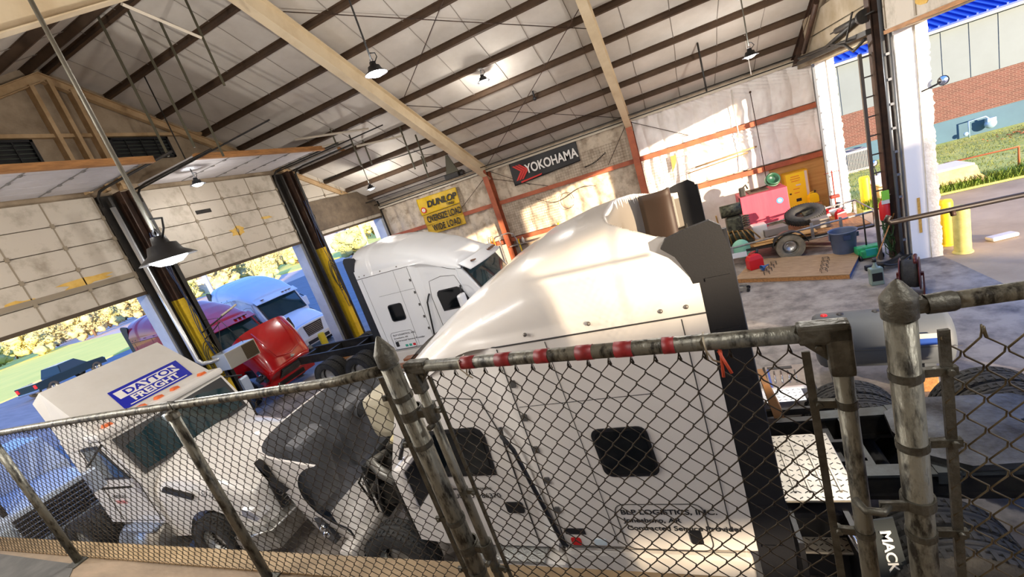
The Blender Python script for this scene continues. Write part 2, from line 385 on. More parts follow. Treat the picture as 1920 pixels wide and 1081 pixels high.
# overhead doors on the left wall
doorm = mat('door_panel', '#BDB3A4', .65, col2='#7F735F', scale=1.7, contrast=(.50, .80), bump=.2, bscale=5)
doorh = mat('door_panel_upper', '#CBC8CC', .5, col2='#B8B4B6', scale=1)
seal = mat('door_seal', '#4A3D2E', .8); foam = mat('yellow_foam', '#D9B565', .9, col2='#C99F48', scale=5)
def overhead(n, ya, yb, xin):
    t = sthing('door_%d' % n, None, (XL, 0, 0))
    zs = [4.78, 5.22, 5.75, 6.3, 6.85, 7.42]
    for i in range(5):
        b = MB(); b.rbox(.05, .12, ya+.02, yb-.02, zs[i]+.008, zs[i+1]-.008, .012)
        b.build('door_panel', doorm, t)
    b = MB(); k = ya+.02
    nst = 4
    for j in range(nst+1):
        y = ya+.06+(yb-ya-.12)*j/nst
        b.box(.12, .127, y-.014, y+.014, 4.8, 7.4)
        for z in zs[1:-1]: b.box(.12, .16, y-.035, y+.035, z-.05, z+.05)
    b.build('hinge_stile', mat('door_stile', '#8A7D69', .6), t)
    MB().box(.04, .13, ya, yb, 4.70, 4.79).build('bottom_seal', seal, t)
    xs = [.25+(xin-XL-.35)*i/5 for i in range(6)]
    for i in range(5):
        MB().rbox(xs[i]+.006, xs[i+1]-.006, ya+.03, yb-.03, 7.52, 7.57, .01).build('door_panel', doorh, t)
    b = MB()
    for j in range(nst+1):
        y = ya+.1+(yb-ya-.2)*j/nst
        b.box(.3, xin-XL-.15, y-.008, y+.008, 7.505, 7.52)
        for xx in xs[1:-1]: b.box(xx-.05, xx+.05, y-.02, y+.03, 7.49, 7.52)
    b.build('hinge_stile', mat('stile_grey', '#7C7A78', .5, .4), t)
    MB().box(xin-XL-.12, xin-XL, ya, yb, 7.44, 7.58).build('top_rail', wood2, t)
    MB().box(.05, xin-XL, ya+.0, ya+.03, 7.46, 7.5).build('door_track', dark, t)
    b = MB()
    for y in (ya-.02, yb+.02):
        b.box(.16, .2, y-.04, y+.04, .0, 7.2); b.tube([(.18, y, 7.1), (.22, y, 7.35), (.4, y, 7.46), (.7, y, 7.48), (xin-XL+.6, y, 7.48)], .03, 6)
    b.build('door_track', dark, t)
    return t
d1 = overhead(1, 3.0, 7.27, -10.65)
d2 = overhead(2, 8.27, 12.9, -10.65)
d3 = overhead(3, 14.0, 18.3, -10.9)
def blob(y, z, wy, wz, par, seed):
    rnd = random.Random(seed); pts = []
    for k in range(16):
        a = 2*PI*k/16; r = 1+rnd.uniform(-.35, .3); pts.append((y+wy*r*math.cos(a), z+wz*r*math.sin(a)))
    MB().prism(pts, 'x', .118, .127).build('foam_patch', foam, par)
blob(6.2, 5.45, .55, .1, d1, 1); blob(4.9, 5.35, .25, .07, d1, 2); blob(10.6, 5.75, .28, .15, d2, 3); blob(11.9, 5.95, .22, .06, d2, 4)
MB().rbox(.11, .14, 9.55, 10.05, 6.5, 6.62, .02).build('handle_slot', dark, d2)
MB().box(.13, .15, 3.0, 7.27, 5.24, 5.36).build('strut', mat('door_stile', '#A99C88'), d1)
# door 3 : tarp-like dark liner above the opening
b = MB(); b.grid(lambda u, v: (XL+.24+.08*noise.noise(Vector((u*6, v*5, 1))), 13.95+4.2*u, 4.95+1.2*v-.0*u), 20, 10)
struct('wall_left_liner', b, mat('dark_tarp', '#6B5C4A', .8, col2='#4B3F33', scale=2, bump=.5, bscale=5))
# posts between left doors
for i, (y0, lab) in enumerate(((7.77, 'brown and yellow steel post between the two nearer bay doors'), (13.45, 'brown and yellow steel post left of the parked white sleeper truck'))):
    t = thing('door_post', lab, 'post', (XL+.35, y0, 0), group=None)
    b = MB(); b.box(-.02, .02, -.11, .11, 4.3, 7.4); b.box(-.16, .16, -.12, -.1, 4.3, 7.4); b.box(-.16, .16, .1, .12, 4.3, 7.4); b.build('upper_column', steelb, t)
    b = MB(); b.box(-.02, .02, -.11, .11, 0, 4.3); b.box(-.16, .16, .1, .12, 0, 4.3); b.build('column_web', steelb, t)
    b = MB(); b.box(-.16, .16, -.125, -.1, 0, 4.3); b.box(.14, .17, -.12, .12, 0, 4.3); b.build('yellow_guard', yel, t)
    b = MB(); b.box(-.33, -.25, -.45, .45, 0, 7.4); b.build('backing', dark, t)
    b = MB(); b.box(-.1, .02, -.36, -.3, 0, 7.3); b.box(-.1, .02, .3, .36, 0, 7.3); b.build('angle_bracket', dark, t)
    b = MB(); rnd = random.Random(i)
    for k in range(4):
        yy = rnd.uniform(-.06, .1); b.tube([(.2+.02*k, yy+.05*math.sin(j*.9+k), 6.2-j*.32) for j in range(15)], .012, 5)
    b.build('cable', mat('blue_black_cable', '#1B2B4E', .5), t)
    b = MB()
    for k in range(3):
        for q in range(2): b.tube([(.22+.015*q, -.0+.2*math.cos(a*PI/8)*(.6+.2*k)-.05, (3.0 if i else 2.2)+.55*math.sin(a*PI/8)+.1*k) for a in range(17)], .011, 4, False)
    b.build('hose_coil', mat('olive_hose', '#4A4428', .7), t)
# silver downpipe beside post 1
t = thing('downpipe', 'silver metal pipe running down the near post to the heater box', 'pipe', (XL+.55, 7.4, 0))
MB().tube([(0, -.1, 7.0), (0, -.1, 2.55), (.05, -.04, 2.42), (.2, .1, 2.38), (.55, .45, 2.38)], .06, 12).build('pipe', mat('bright_conduit', '#D8DADB', .3, .8), t)
# ---------------- right wall piers, jambs, header
stucco = mat('stucco', '#F0E9DC', .9, col2='#DCD3C4', scale=9, bump=1., bscale=28)
pier = mat('smooth_pier', '#F2EEE8', .6, bump=.05)
RO = [(-3.0, 1.0), (1.9, 6.2), (7.0, 11.7), (12.45, 16.75)]
ys = [YN]+[v for d in RO for v in d]+[YF]
b = MB(); b2 = MB()
for i in range(0, len(ys), 2):
    if i == len(ys)-2: ys[i+1] = 17.0
    b.box(XR, XR+.32, ys[i]+.03, ys[i+1] - .0, 0, 4.92)
    b2.grid(lambda u, v, a=ys[i], c=ys[i+1]: (XR+.32+.2*u+(.03*noise.noise(Vector((v*30, a, 2)))+.035*noise.noise(Vector((v*90, a, 5))) if u > .6 else 0), a+.0+.012*noise.noise(Vector((u*9, v*30, a))), 4.92*v), 4, 110)
    b2.box(XR+.32, XR+.47, ys[i]+.02, ys[i+1]-.0, 0, 4.92)
b.box(XR+.42, XR+.5, 17.0, YF, 0, 4.92); struct('wall_right', b, pier); struct('wall_right_stucco', b2, stucco)
b = MB(); b.prism([(YN, 4.92), (YF+.2, 4.92), (YF+.2, roofz(YF+.2)), (RX_, roofz(RX_)), (YN, roofz(YN))], 'x', XR, XR+.5)
struct('wall_right', b, mat('right_gable_liner', '#9C8E78', .75, col2='#7A6C58', scale=1.5, bump=.4, bscale=4))
b = MB()
for (ya, yb) in RO: b.box(XR-.02, XR+.5, ya-.05, yb+.05, 4.9, 4.93)
struct('trim_6', b, mat('header_soffit', '#CDBB9B', .6, col2='#BBA684', scale=2))
# retracted door at right bay seen edge on
t = sthing('door_4', None, (XR, 0, 0))
for k in range(2): MB().rbox(-.16, -.1, 7.05, 11.66, 4.97+.58*k, 5.54+.58*k, .012).build('door_panel', doorm, t)
MB().box(-.17, -.07, 7.0, 11.7, 4.9, 4.97).build('bottom_seal', wood2, t)
b = MB()
for j in range(5): b.box(-.175, -.16, 7.1+j*1.12, 7.16+j*1.12, 5.0, 6.1)
b.build('hinge_stile', mat('door_stile', '#A99C88'), t)
rnd = random.Random(9)
MB().prism([(10.2+.35*math.cos(a*.5)*(1+rnd.uniform(-.2, .2)), 5.3+.16*math.sin(a*.5)*(1+rnd.uniform(-.2, .2))) for a in range(12)], 'x', -.172, -.158).build('foam_patch', foam, t)
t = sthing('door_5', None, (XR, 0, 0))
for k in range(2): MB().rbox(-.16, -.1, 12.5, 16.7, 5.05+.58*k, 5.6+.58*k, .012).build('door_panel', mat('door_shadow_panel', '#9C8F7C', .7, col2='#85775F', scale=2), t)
b = MB(); b.tube([(-.3, 12.4, 5.4), (-.3, 14.5, 5.15), (-.3, 16.9, 5.2)], .05, 6); b.box(-.35, -.25, 12.0, 17, 5.02, 5.12); b.build('counterbalance_shaft', dark, t)
b = MB(); b.tube([(XR-.3, 16.4, 5.3), (XR-.3, 14.8, 6.3)], .07, 6); struct('trim_7', b, steelb)
# middle right post with tracks
t = thing('track_post', 'tall brown steel post with slotted door tracks left of the white pier', 'post', (XR-.15, 12.1, 0))
b = MB(); b.box(-.1, .1, -.02, .02, 0, 6); b.box(-.11, -.09, -.11, .11, 0, 6); b.box(.09, .11, -.11, .11, 0, 6); b.build('column', steelb, t)
b = MB(); b.box(-.32, -.26, .02, .08, .0, 4.7)
for k in range(11): b.box(-.3, -.1, .04, .06, .4+.42*k, .43+.42*k)
b.build('slotted_track', mat('track_grey', '#5A5148', .5, .5), t)
b = MB(); b.tube([(-.0, -.28, 0), (-.0, -.28, 5.6)], .035, 8); b.tube([(.1, -.36, 0), (.1, -.36, 5.6)], .02, 6)
for k in range(9): b.box(.0, .06, -.36, -.3, .5+.5*k, .55+.5*k)
b.build('door_track', mat('track_silver', '#6C7076', .4, .6), t)
t = thing('jamb_track', 'slim steel door track fixed beside the white far pier', 'track', (XR-.05, 16.62, 0))
b = MB(); b.box(-.04, .02, -.04, .06, 0, 4.9)
for k in range(9): b.box(-.05, .05, -.07, .02, .4+.5*k, .46+.5*k)
b.build('rail', mat('track_silver', '#8E939A'), t)
# overhead tangle above the middle right post
t = thing('door_spring_bundle', 'black greasy torsion spring and cable drum above the right post', 'mechanism', (XR-.3, 12.2, 4.95))
b = MB(); b.tube([(0, -.5, .45), (0, 1.9, .45)], .02, 6); b.tube([(0, .2, .45), (0, 1.5, .45)], .07, 10); b.build('torsion_spring', dark, t)
b = MB(); b.cyl((-.0, -.1, .45), (0, .02, .45), .14, 16); b.build('cable_drum', dark, t)
b = MB(); b.tube([(-.1, -.3, 0), (-.15, .2, -.15), (-.1, .8, .05), (-.05, 1.8, .2)], .03, 6); b.tube([(-.2, -.1, .6), (-.2, .4, .1), (-.1, 1.2, .15), (0, 2.4, .15)], .02, 5); b.build('cable', dark, t)
# ------------------------------------------------------------------ trucks
groove = mat('panel_gap', '#2C2A2A', .7)
def wheel(par, T, r=.5, wd=.28, m=None, rim=True, face=1, name='tyre', holes=8):
    # axis along local y of T; face = +1/-1 side on which the dish shows
    A = T @ RX(PI/2)
    h = wd/2; P = [(r*.56, -h*.85), (r*.62, -h), (r*.9, -h), (r*.97, -h*.86)]
    for k in range(5):
        z = -h*.8+k*h*.4; P += [(r, z-.0+h*.03), (r, z+h*.26), (r*.965, z+h*.28), (r*.965, z+h*.38)]
    P = P[:-2]+[(r*.97, h*.86), (r*.9, h), (r*.62, h), (r*.56, h*.85), (r*.56, -h*.85)]
    b = MB().lathe(P, 40, T=A)
    for k in range(44):
        a = 2*PI*k/44
        b.box(r*.985, r*1.008, -.006, .03, -h*.95, -h*.35, A @ RZ(a)); b.box(r*.985, r*1.008, -.006, .03, h*.35, h*.95, A @ RZ(a+.07))
    ty = b.build(name, m or rubber, par)
    if rim:
        s = -face
        Q = [(r*.55, s*-h*.8), (r*.57, s*h*.8), (r*.52, s*h*.75), (r*.47, s*h*.2), (r*.3, s*h*.1), (r*.26, s*h*.35), (.001, s*h*.4)]
        b = MB().lathe(Q, 30, T=A)
        for k in range(holes):
            a = 2*PI*k/holes; b.cyl((r*.4*math.cos(a), r*.4*math.sin(a), s*h*.14), (r*.4*math.cos(a), r*.4*math.sin(a), s*h*.17), r*.05, 8, T=A)
        b.build('wheel_rim', alum, par)
    return ty
def sstep(a, b, x):
    t = max(0, min(1, (x-a)/(b-a))); return t*t*(3-2*t)
def interp(tab, x):
    for i in range(len(tab)-1):
        if x <= tab[i+1][0]:
            t = (x-tab[i][0])/(tab[i+1][0]-tab[i][0]); t = max(0, min(1, t)); return [a+(b_-a)*t for a, b_ in zip(tab[i][1:], tab[i+1][1:])]
    return list(tab[-1][1:])
ROOF = [(0, 4.05, 3.5, 1.25), (.35, 4.07, 3.5, 1.25), (.9, 4.02, 3.4, 1.25), (1.35, 3.93, 3.3, 1.25), (1.8, 3.76, 3.1, 1.24), (2.2, 3.56, 3, 1.2), (2.6, 3.34, 3, 1.15), (3.0, 3.08, 3.2, 1.1), (3.12, 2.9, 4, 1.08)]
SEAM = 3.27
def seamz(x): return SEAM if x < 1.9 else SEAM-.42*sstep(1.9, 3.15, x)
def half_w(x): return 1.25 if x < 1.72 else (1.25-.11*sstep(1.72, 1.95, x))
def sleeper_truck(label, loc, rz, body, hood='closed', cat='truck', name='sleeper_truck', detail=True, recess=True, rearwheels=True, hoodmat=None, roofmat=None, extender=black, cowl=True):
    t = thing(name, label, cat, loc, rz)
    roofmat = roofmat or body
    # sleeper and cab side walls
    def sec(x):
        w_ = half_w(x); zb = .98 if x < 1.8 else .82; zs = seamz(x)
        return [(x, -w_+.0, zs), (x, -w_-.0, zb+.08), (x, -w_+.06, zb), (x, w_-.06, zb), (x, w_, zb+.08), (x, w_, zs)]
    xs = [0, .06, .4, .9, 1.4, 1.72, 1.78, 1.84, 1.9, 1.95, 2.2, 2.5, 2.8, 3.0]
    b = MB(); b.loft([sec(x) for x in xs], smooth=False)
    # A pillar / windscreen frame wedge
    b.prism([(3.0, .82), (3.0, 2.86), (3.12, 2.82), (3.62, 1.86), (3.62, .9)], 'y', -1.1, 1.1)
    b.build('cab_body', body, t, auto=30)
    # roof fairing with a recessed rear
    def rf(u, v):
        x = 3.12*u; zt, n, w_ = interp(ROOF, x); zs = seamz(x)
        th = PI*v; c, s_ = math.cos(th), math.sin(th)
        y = -w_*math.copysign(abs(c)**(2/n), c) if abs(c) > 1e-9 else 0; z = zs+(zt-zs)*abs(s_)**(2/n)
        k = sstep(.48, .6, x)*(1-sstep(1.9, 2.3, x))*sstep(0, .12, z-zs); y *= 1-.025*k; z -= .015*k
        if recess:
            xe = .66*(max(0, 1-(abs(y)/1.13)**3.5))**.5
            d = sstep(0, .09, xe-x)*sstep(0, .05, 1.13-abs(y)); z = z-d*(z-3.40)
        return (x, y, z)
    b = MB(); b.grid(rf, 170, 170)
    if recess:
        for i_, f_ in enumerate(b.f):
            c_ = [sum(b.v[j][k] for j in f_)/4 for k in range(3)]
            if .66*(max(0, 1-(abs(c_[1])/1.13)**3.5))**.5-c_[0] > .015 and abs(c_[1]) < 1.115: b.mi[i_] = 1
    b.add([(3.12*0, -1.25, SEAM), (0, 1.25, SEAM), (0, 1.25, 3.3), (0, -1.25, 3.3)], [(0, 1, 2, 3)])
    b.build('roof_fairing', [roofmat, mat('recess_shade_grey', '#6F6860', .55)], t)  # recess faces coloured darker to stand for the shade inside
    for sd in (-1, 1):
        b = MB()
        b.tube([(x*.1, sd*(half_w(x*.1)+.001), seamz(x*.1)) for x in range(0, 31)], .007, 5)
        b.tube([(.17+.0*k, sd*1.252, SEAM-.02-k*.22) for k in range(10)], .004, 4)
        b.tube([(1.70, sd*1.252, SEAM-.02), (1.70, sd*1.252, 1.0)], .005, 4)
        b.tube([(1.25, sd*1.252, SEAM-.02), (1.17, sd*1.252, 1.1)], .003, 4)
        b.tube([(.5, sd*1.252, 2.66), (1.68, sd*1.252, 2.66)], .003, 4); b.tube([(.17, sd*1.252, 1.03), (1.7, sd*1.252, 1.03)], .004, 4)
        # door outline
        b.tube([(2.05, sd*1.145, .95), (2.03, sd*1.145, 2.3), (2.12, sd*1.142, 2.72), (2.5, sd*1.142, 2.78), (2.9, sd*1.142, 2.72), (3.0, sd*1.142, 2.4), (3.02, sd*1.143, .95)], .006, 5)
        b.build('panel_gaps', groove, t)
    # bulkhead (rear wall) inside the recess
    MB().rbox(-.03, 0.0, -1.2, 1.2, 1.0, 3.42, .01).build('rear_wall', mat('rear_wall_grey', '#4B4843', .6), t)
    if recess:
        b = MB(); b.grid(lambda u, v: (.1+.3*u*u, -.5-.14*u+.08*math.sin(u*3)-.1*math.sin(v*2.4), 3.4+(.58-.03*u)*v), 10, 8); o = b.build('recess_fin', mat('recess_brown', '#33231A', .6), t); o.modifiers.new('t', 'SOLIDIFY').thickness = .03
        MB().rbox(.05, .5, -1.08, -1.04, 3.42, 3.8, .015).build('recess_panel', mat('recess_grey', '#77736C', .5), t)
    # side extenders
    for sd in (-1, 1):
        b = MB(); pr = [(.2, 3.80), (.16, 3.86), (.0, 3.90), (-.14, 3.92), (-.20, 3.87), (-.23, 3.7), (-.27, 1.0), (-.25, .7), (.0, .7), (.0, 3.2), (.05, 3.55), (.12, 3.72)]
        b.prism(pr, 'y', sd*1.20, sd*1.245)
        for k in range(7): b.box(-.2, -.04, sd*1.243-.006, sd*1.243+.012, 1.1+k*.4, 1.125+k*.4)
        b.tube([(-.215, sd*1.225, 3.84), (-.262, sd*1.225, 1.0)], .02, 8)
        b.build('side_extender', extender, t)
    # windows
    for sd in (-1, 1):
        def rr(cx, cz, w_, h, r, sl=0, n=5):
            pts = []
            for (sx, sz, a0) in ((1, 1, 0), (-1, 1, 90), (-1, -1, 180), (1, -1, 270)):
                for k in range(n+1):
                    a = math.radians(a0+90*k/n); px = cx+sx*(w_/2-r)+r*math.cos(a); pz = cz+sz*(h/2-r)+r*math.sin(a); pts.append((px+sl*(pz-cz), pz))
            return pts
        f = MB().prism(rr(.86, 2.12, .48, .5, .08, .05), 'y', sd*1.245, sd*1.262).build('sleeper_window', black, t)
        MB().prism(rr(.86, 2.12, .42, .44, .06, .05), 'y', sd*1.25, sd*1.266).build('glass', glassd, f)
        pts = [(2.24, 1.84), (2.21, 2.3), (2.24, 2.38), (2.3, 2.42), (2.85, 2.42), (2.97, 2.36), (3.12, 1.95), (3.1, 1.84)]
        f = MB().prism(pts, 'y', sd*1.13, sd*1.15).build('door_window', black, t)
        MB().prism([(2.28, 1.88), (2.25, 2.28), (2.32, 2.38), (2.83, 2.38), (2.94, 2.33), (3.07, 1.96), (3.05, 1.88)], 'y', sd*1.135, sd*1.155).build('glass', glassd, f)
        b = MB(); b.tube([(2.0, sd*1.16, 2.4), (1.98, sd*1.22, 2.34), (1.9, sd*1.24, 2.2), (1.72, sd*1.27, 1.1), (1.7, sd*1.24, 1.04)], .022, 8); b.build('grab_handle', black, t)
        f = MB().prism(rr(2.18, 1.42, .2, .14, .03), 'y', sd*1.135, sd*1.15).build('door_handle', black, t)
        b = MB(); b.prism(rr(.72, 1.3, .74, .5, .08, .03), 'y', sd*1.246, sd*1.254); b.build('locker_door', body, t)
        b = MB(); q = rr(.72, 1.3, .76, .52, .09, .03); b.tube([(p[0], sd*1.255, p[1]) for p in q+[q[0]]], .004, 4, False); b.build('locker_seam', groove, t)
        MB().prism(rr(.46, 1.2, .1, .15, .02, .03), 'y', sd*1.25, sd*1.265).build('latch_plate', black, t)
        b = MB()
        for z in (2.9, 2.55, 2.2, 1.85, 1.5): b.prism(rr(1.66, z, .05, .07, .01), 'y', sd*1.25, sd*1.262)
        b.build('side_vents', mat('vent_grey', '#4D4B49', .5), t)
        # rivets along the seam
        b = MB()
        for x in (.12, .3, .85, 1.4, 1.9): b.ball((x, sd*(half_w(x)+.0), seamz(x)+.07), .018, 5)
        b.build('rivets', mat('rivet_grey', '#77716A', .4, .6), t)
        # mirror
        b = MB(); b.rbox(2.98, 3.12, sd*1.42-.13, sd*1.42+.13, 1.78, 2.28, .05); mr = b.build('mirror', body, t)
        b = MB(); b.tube([(2.95, sd*1.12, 2.42), (3.05, sd*1.3, 2.44), (3.08, sd*1.42, 2.3)], .022, 6); b.tube([(3.0, sd*1.12, 1.8), (3.05, sd*1.42, 1.8)], .02, 6); b.rbox(2.965, 2.985, sd*1.42-.11, sd*1.42+.11, 1.82, 2.24, .01); b.build('mirror_arm', black, t)
        # step and sill
        b = MB(); b.rbox(1.78, 3.05, sd*1.0-.26*1, sd*1.0+.26*1, .34, .8, .04); b.build('step_fairing', white2 if body is not red else red, t)
        b = MB(); b.box(2.0, 2.85, sd*1.1-.02, sd*1.27, .8, .835)
        b.build('tread_plate', mat('checker_step', '#B9B9B5', .35, .8, bump=.8, bscale=60), t)
        b = MB(); b.rbox(0.05, 1.76, sd*1.1-.12, sd*1.1+.14, .36, .97, .05); b.build('side_fairing', white2 if body is not red else red, t)
    # windscreen and visor
    b = MB(); b.grid(lambda u, v: (3.14+.5*v+.05*math.cos((u-.5)*PI), (-1.02+2.04*u), 2.84-.98*v), 10, 2); b.build('windscreen_surround', black, t)
    b = MB(); b.grid(lambda u, v: (3.19+.44*v+.05*math.cos((u-.5)*PI), (-.95+1.9*u), 2.76-.84*v), 10, 2); b.build('windscreen', glassb, t)
    b = MB(); b.grid(lambda u, v: (3.1+.28*v+.16*math.cos((u-.5)*PI), -1.1+2.2*u, 3.0-.2*v-.05*abs(u-.5)), 12, 3); b.grid(lambda u, v: (3.1+.28*v+.16*math.cos((u-.5)*PI), -1.1+2.2*u, 2.98-.2*v-.05*abs(u-.5)), 12, 3)
    vis = b.build('sun_visor', body, t)
    b = MB()
    for y in (-.75, .3, .5, .7): b.box(3.3, 3.37+.1*math.cos(y*1.4), y-.05, y+.05, 2.9, 2.93, TR(0, 0, 0))
    b.build('marker_lights', mat('amber_dark', '#5A3420', .3), vis)
    # hood
    hm = hoodmat or body
    def hood_at(T, open_=False):
        def hs(x, inset=0.):
            k = (x-3.5)/1.5; w_ = 1.14-.10*k-.14*k*k-inset; zt = 1.93-.18*k-.42*k*k-inset; zb = .62
            n = 3.4; pts = []
            for j in range(15):
                th = PI*j/14; c, s_ = math.cos(th), math.sin(th)
                y = w_*math.copysign(abs(c)**(2/n), c); z = 1.15+(zt-1.15)*abs(s_)**(2/n); pts.append((x, y, z))
            # fender with wheel arch cut at x=4.15
            d = abs(x-4.12); arch = .5+math.sqrt(max(0, .62**2-d*d)) if d < .62 else zb
            zb2 = max(zb, arch)
            return [(x, w_, zb2)]+pts+[(x, -w_, zb2)]
        X = [3.52+.06*i for i in range(25)]
        b = MB(); b.loft([hs(x) for x in X], closed=False, caps=False, T=T); b.cm = 1; b.loft([hs(x, .03) for x in X], closed=False, caps=False, T=T); b.cm = 0
        # rims joining skins
        for x in (X[0], X[-1]):
            a, c = hs(x), hs(x, .03); n = len(a)
            b.add(a+c, [(i, i+1, n+i+1, n+i) for i in range(n-1)], T=T)
        b.build('hood', [hm, mat('duct_grey', '#6D6E72', .45, col2='#57585C', scale=3)], t)
        # inner skin colour plate, nose with grille and lamps
        x1 = X[-1]; nose = hs(x1)
        b = MB(); b.loft([[(x1, p[1]*1., p[2]) for p in nose], [(x1+.1, p[1]*.9, .62+(p[2]-.62)*.9) for p in nose]], closed=True, T=T); b.build('nose', hm, t)
        b = MB(); b.prism([(-.42, .72), (-.5, 1.22), (.5, 1.22), (.42, .72)], 'x', x1+.08, x1+.13, T=T)
        gr = b.build('grille', black, t)
        b = MB()
        for k in range(6): b.box(x1+.125, x1+.14, -.44, .44, .76+.075*k, .775+.075*k, T=T)
        b.build('grille_bars', alum, gr)
        for sd in (-1, 1):
            b = MB(); b.prism([(4.55, 1.0), (4.6, 1.14), (4.9, 1.08), (5.02, .9), (4.9, .86)], 'y', sd*.86, sd*1.0, T=T); hl = b.build('headlamp', mat('headlamp_dark', '#1C222B', .15, coat=.6), t)
            b = MB(); b.ball((4.86, sd*.98, 1.0), .06, 8, T=T); b.ball((4.74, sd*1.0, 1.02), .05, 8, T=T); b.build('lens', chrome, hl)
            b = MB(); b.prism([(3.75, 1.62), (3.62, 1.68), (3.66, 1.56), (3.95, 1.5), (4.05, 1.3)], 'y', sd*1.06, sd*1.155, T=T); b.build('hood_vent', black, t)
        return
    if hood == 'closed': hood_at(Matrix.Identity(4))
    else:
        hx, hz = 4.98, .62
        hood_at(TR(hx, 0, hz) @ RY(math.radians(hood)) @ TR(-hx, 0, -hz), True)
    # bumper
    b = MB(); b.rbox(4.86, 5.12, -1.12, 1.12, .3, .66, .06); b.build('bumper', white2 if body is not red else red, t)
    b = MB(); b.rbox(5.08, 5.14, -.6, .6, .36, .52, .02); b.build('bumper_grille', black, t)
    # chassis and wheels
    ch = mat('chassis_black', '#1B1C1E', .55, .2, col2='#33302B', scale=5)
    b = MB()
    for sd in (-1, 1):
        b.box(-4.5, 4.8, sd*.42-.04, sd*.42+.04, .82, .86); b.box(-4.5, 4.8, sd*.42-.04, sd*.42+.04, 1.06, 1.1); b.box(-4.5, 4.8, sd*.42-.008, sd*.42+.008, .86, 1.06)
    for x in (-4.4, -3.3, -2.0, -.9, .4, 1.8, 3.2): b.box(x-.05, x+.05, -.42, .42, .84, 1.04)
    b.build('frame_rails', ch, t)
    for sd in (-1, 1): wheel(t, TR(4.12, sd*1.03, .5), .5, .28, face=-sd)
    if rearwheels:
        for x in (-1.38, -2.66):
            for sd in (-1, 1):
                wheel(t, TR(x, sd*.78, .51), .51, .27, rim=False); wheel(t, TR(x, sd*1.09, .51), .51, .27, face=-sd)
            MB().cyl((x, -1, .5), (x, 1, .5), .09, 10).build('axle', ch, t)
    return t
def rrect(cx, cz, w_, h, r, n=4):
    pts = []
    for (sx, sz, a0) in ((1, 1, 0), (-1, 1, 90), (-1, -1, 180), (1, -1, 270)):
        for k in range(n+1):
            a = math.radians(a0+90*k/n); pts.append((cx+sx*(w_/2-r)+r*math.cos(a), cz+sz*(h/2-r)+r*math.sin(a)))
    return pts
# near white truck, nose to the left, hood tipped open
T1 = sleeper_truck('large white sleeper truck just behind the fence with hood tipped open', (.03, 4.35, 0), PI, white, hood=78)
CH = bpy.data.materials['chassis_black']
# lettering on its side (local y=-? : the side toward the camera is local +y)
def side_text(t, body, x, z, size, m=txtk, y=1.258, sx=1.1, bold=0, up_=(0, 0, 1)):
    return text('lettering', body, size, m, frame((x, y, z), (-1, 0, 0), (0, 0, 1)), t, .001, 0, bold, sx)
side_text(T1, 'BLP LOGISTICS, INC.', 1.06, 1.45, .075, sx=1.2, bold=.0015)
side_text(T1, 'Jonesboro, AR', 1.05, 1.36, .07, sx=1.2, bold=.0012)
side_text(T1, 'Contracted Service Provider', 1.04, 1.27, .072, sx=1.15, bold=.0012)
side_text(T1, 'USDOT 86370', 2.86, 1.55, .085, y=1.146, sx=1.1)
side_text(T1, 'Safety is our destination', 2.9, 1.66, .05, y=1.146)
b = MB().box(1.46, 1.66, 1.25, 1.256, 1.2, 1.27); b.build('sticker', txtk, T1)
MB().prism(rrect(1.58, 1.11, .1, .09, .02), 'y', 1.25, 1.256).build('sticker', redp, T1)
MB().prism(rrect(1.34, 1.11, .12, .07, .01), 'y', 1.25, 1.256).build('sticker', mat('pale_sticker', '#CBD8DF', .5), T1)
# engine block in the open bay
eng = mat('engine_grey', '#4A4843', .5, .5, col2='#25231F', scale=6, bump=.3)
b = MB(); b.rbox(3.5, 4.7, -.3, .3, .8, 1.45, .05); b.rbox(3.6, 4.5, -.22, .22, 1.45, 1.62, .05); b.build('engine_block', eng, T1)
MB().rbox(3.66, 4.4, -.1, .16, 1.62, 1.7, .03, TR(0, .05, 0)).build('rocker_cover', mat('cream_cover', '#CDBF92', .5), T1)
b = MB(); b.tube([(4.5, .25, 1.5), (4.55, .5, 1.55), (4.3, .62, 1.5), (4.1, .6, 1.3), (4.1, .6, 1.05)], .07, 12); b.tube([(4.6, -.2, 1.4), (4.75, .2, 1.3), (4.7, .6, 1.1)], .06, 10); b.build('intake_pipe', mat('pipe_grey', '#7C7A74', .4, .6), T1)
b = MB(); rnd = random.Random(3)
for k in range(9):
    x0 = 3.5+rnd.random()*1.2; y0 = rnd.uniform(.2, .7)
    b.tube([(x0, y0, 1.5), (x0+rnd.uniform(-.2, .2), y0+.15, 1.4-.2*rnd.random()), (x0+rnd.uniform(-.2, .3), y0+.1, .95)], .016, 5)
b.build('hoses', dark, T1)
b = MB()
for k in range(3): b.tube([(3.7+.15*k, .35, 1.55), (3.75+.15*k, .5, 1.4), (3.95+.12*k, .5, 1.25)], .02, 6)
b.build('red_hose', mat('red_hose', '#A03A2A', .5), T1)
MB().rbox(3.55, 3.95, .5, .85, .75, 1.2, .05).build('battery_box', black, T1)
MB().rbox(3.64, 3.68, -1.1, 1.1, .9, 1.75, .01).build('firewall', dark, T1)
b = MB(); b.tube([(4.6, 1.08, .5), (5.05, 1.05, .45), (5.2, .8, .45), (5.22, -.8, .45)], .035, 8); b.build('bumper_frame', white2, T1)
MB().rbox(4.68, 4.78, -.5, .5, .6, 1.5, .03).build('radiator', mat('radiator', '#26282A', .5, .4, bump=.6, bscale=90), T1)
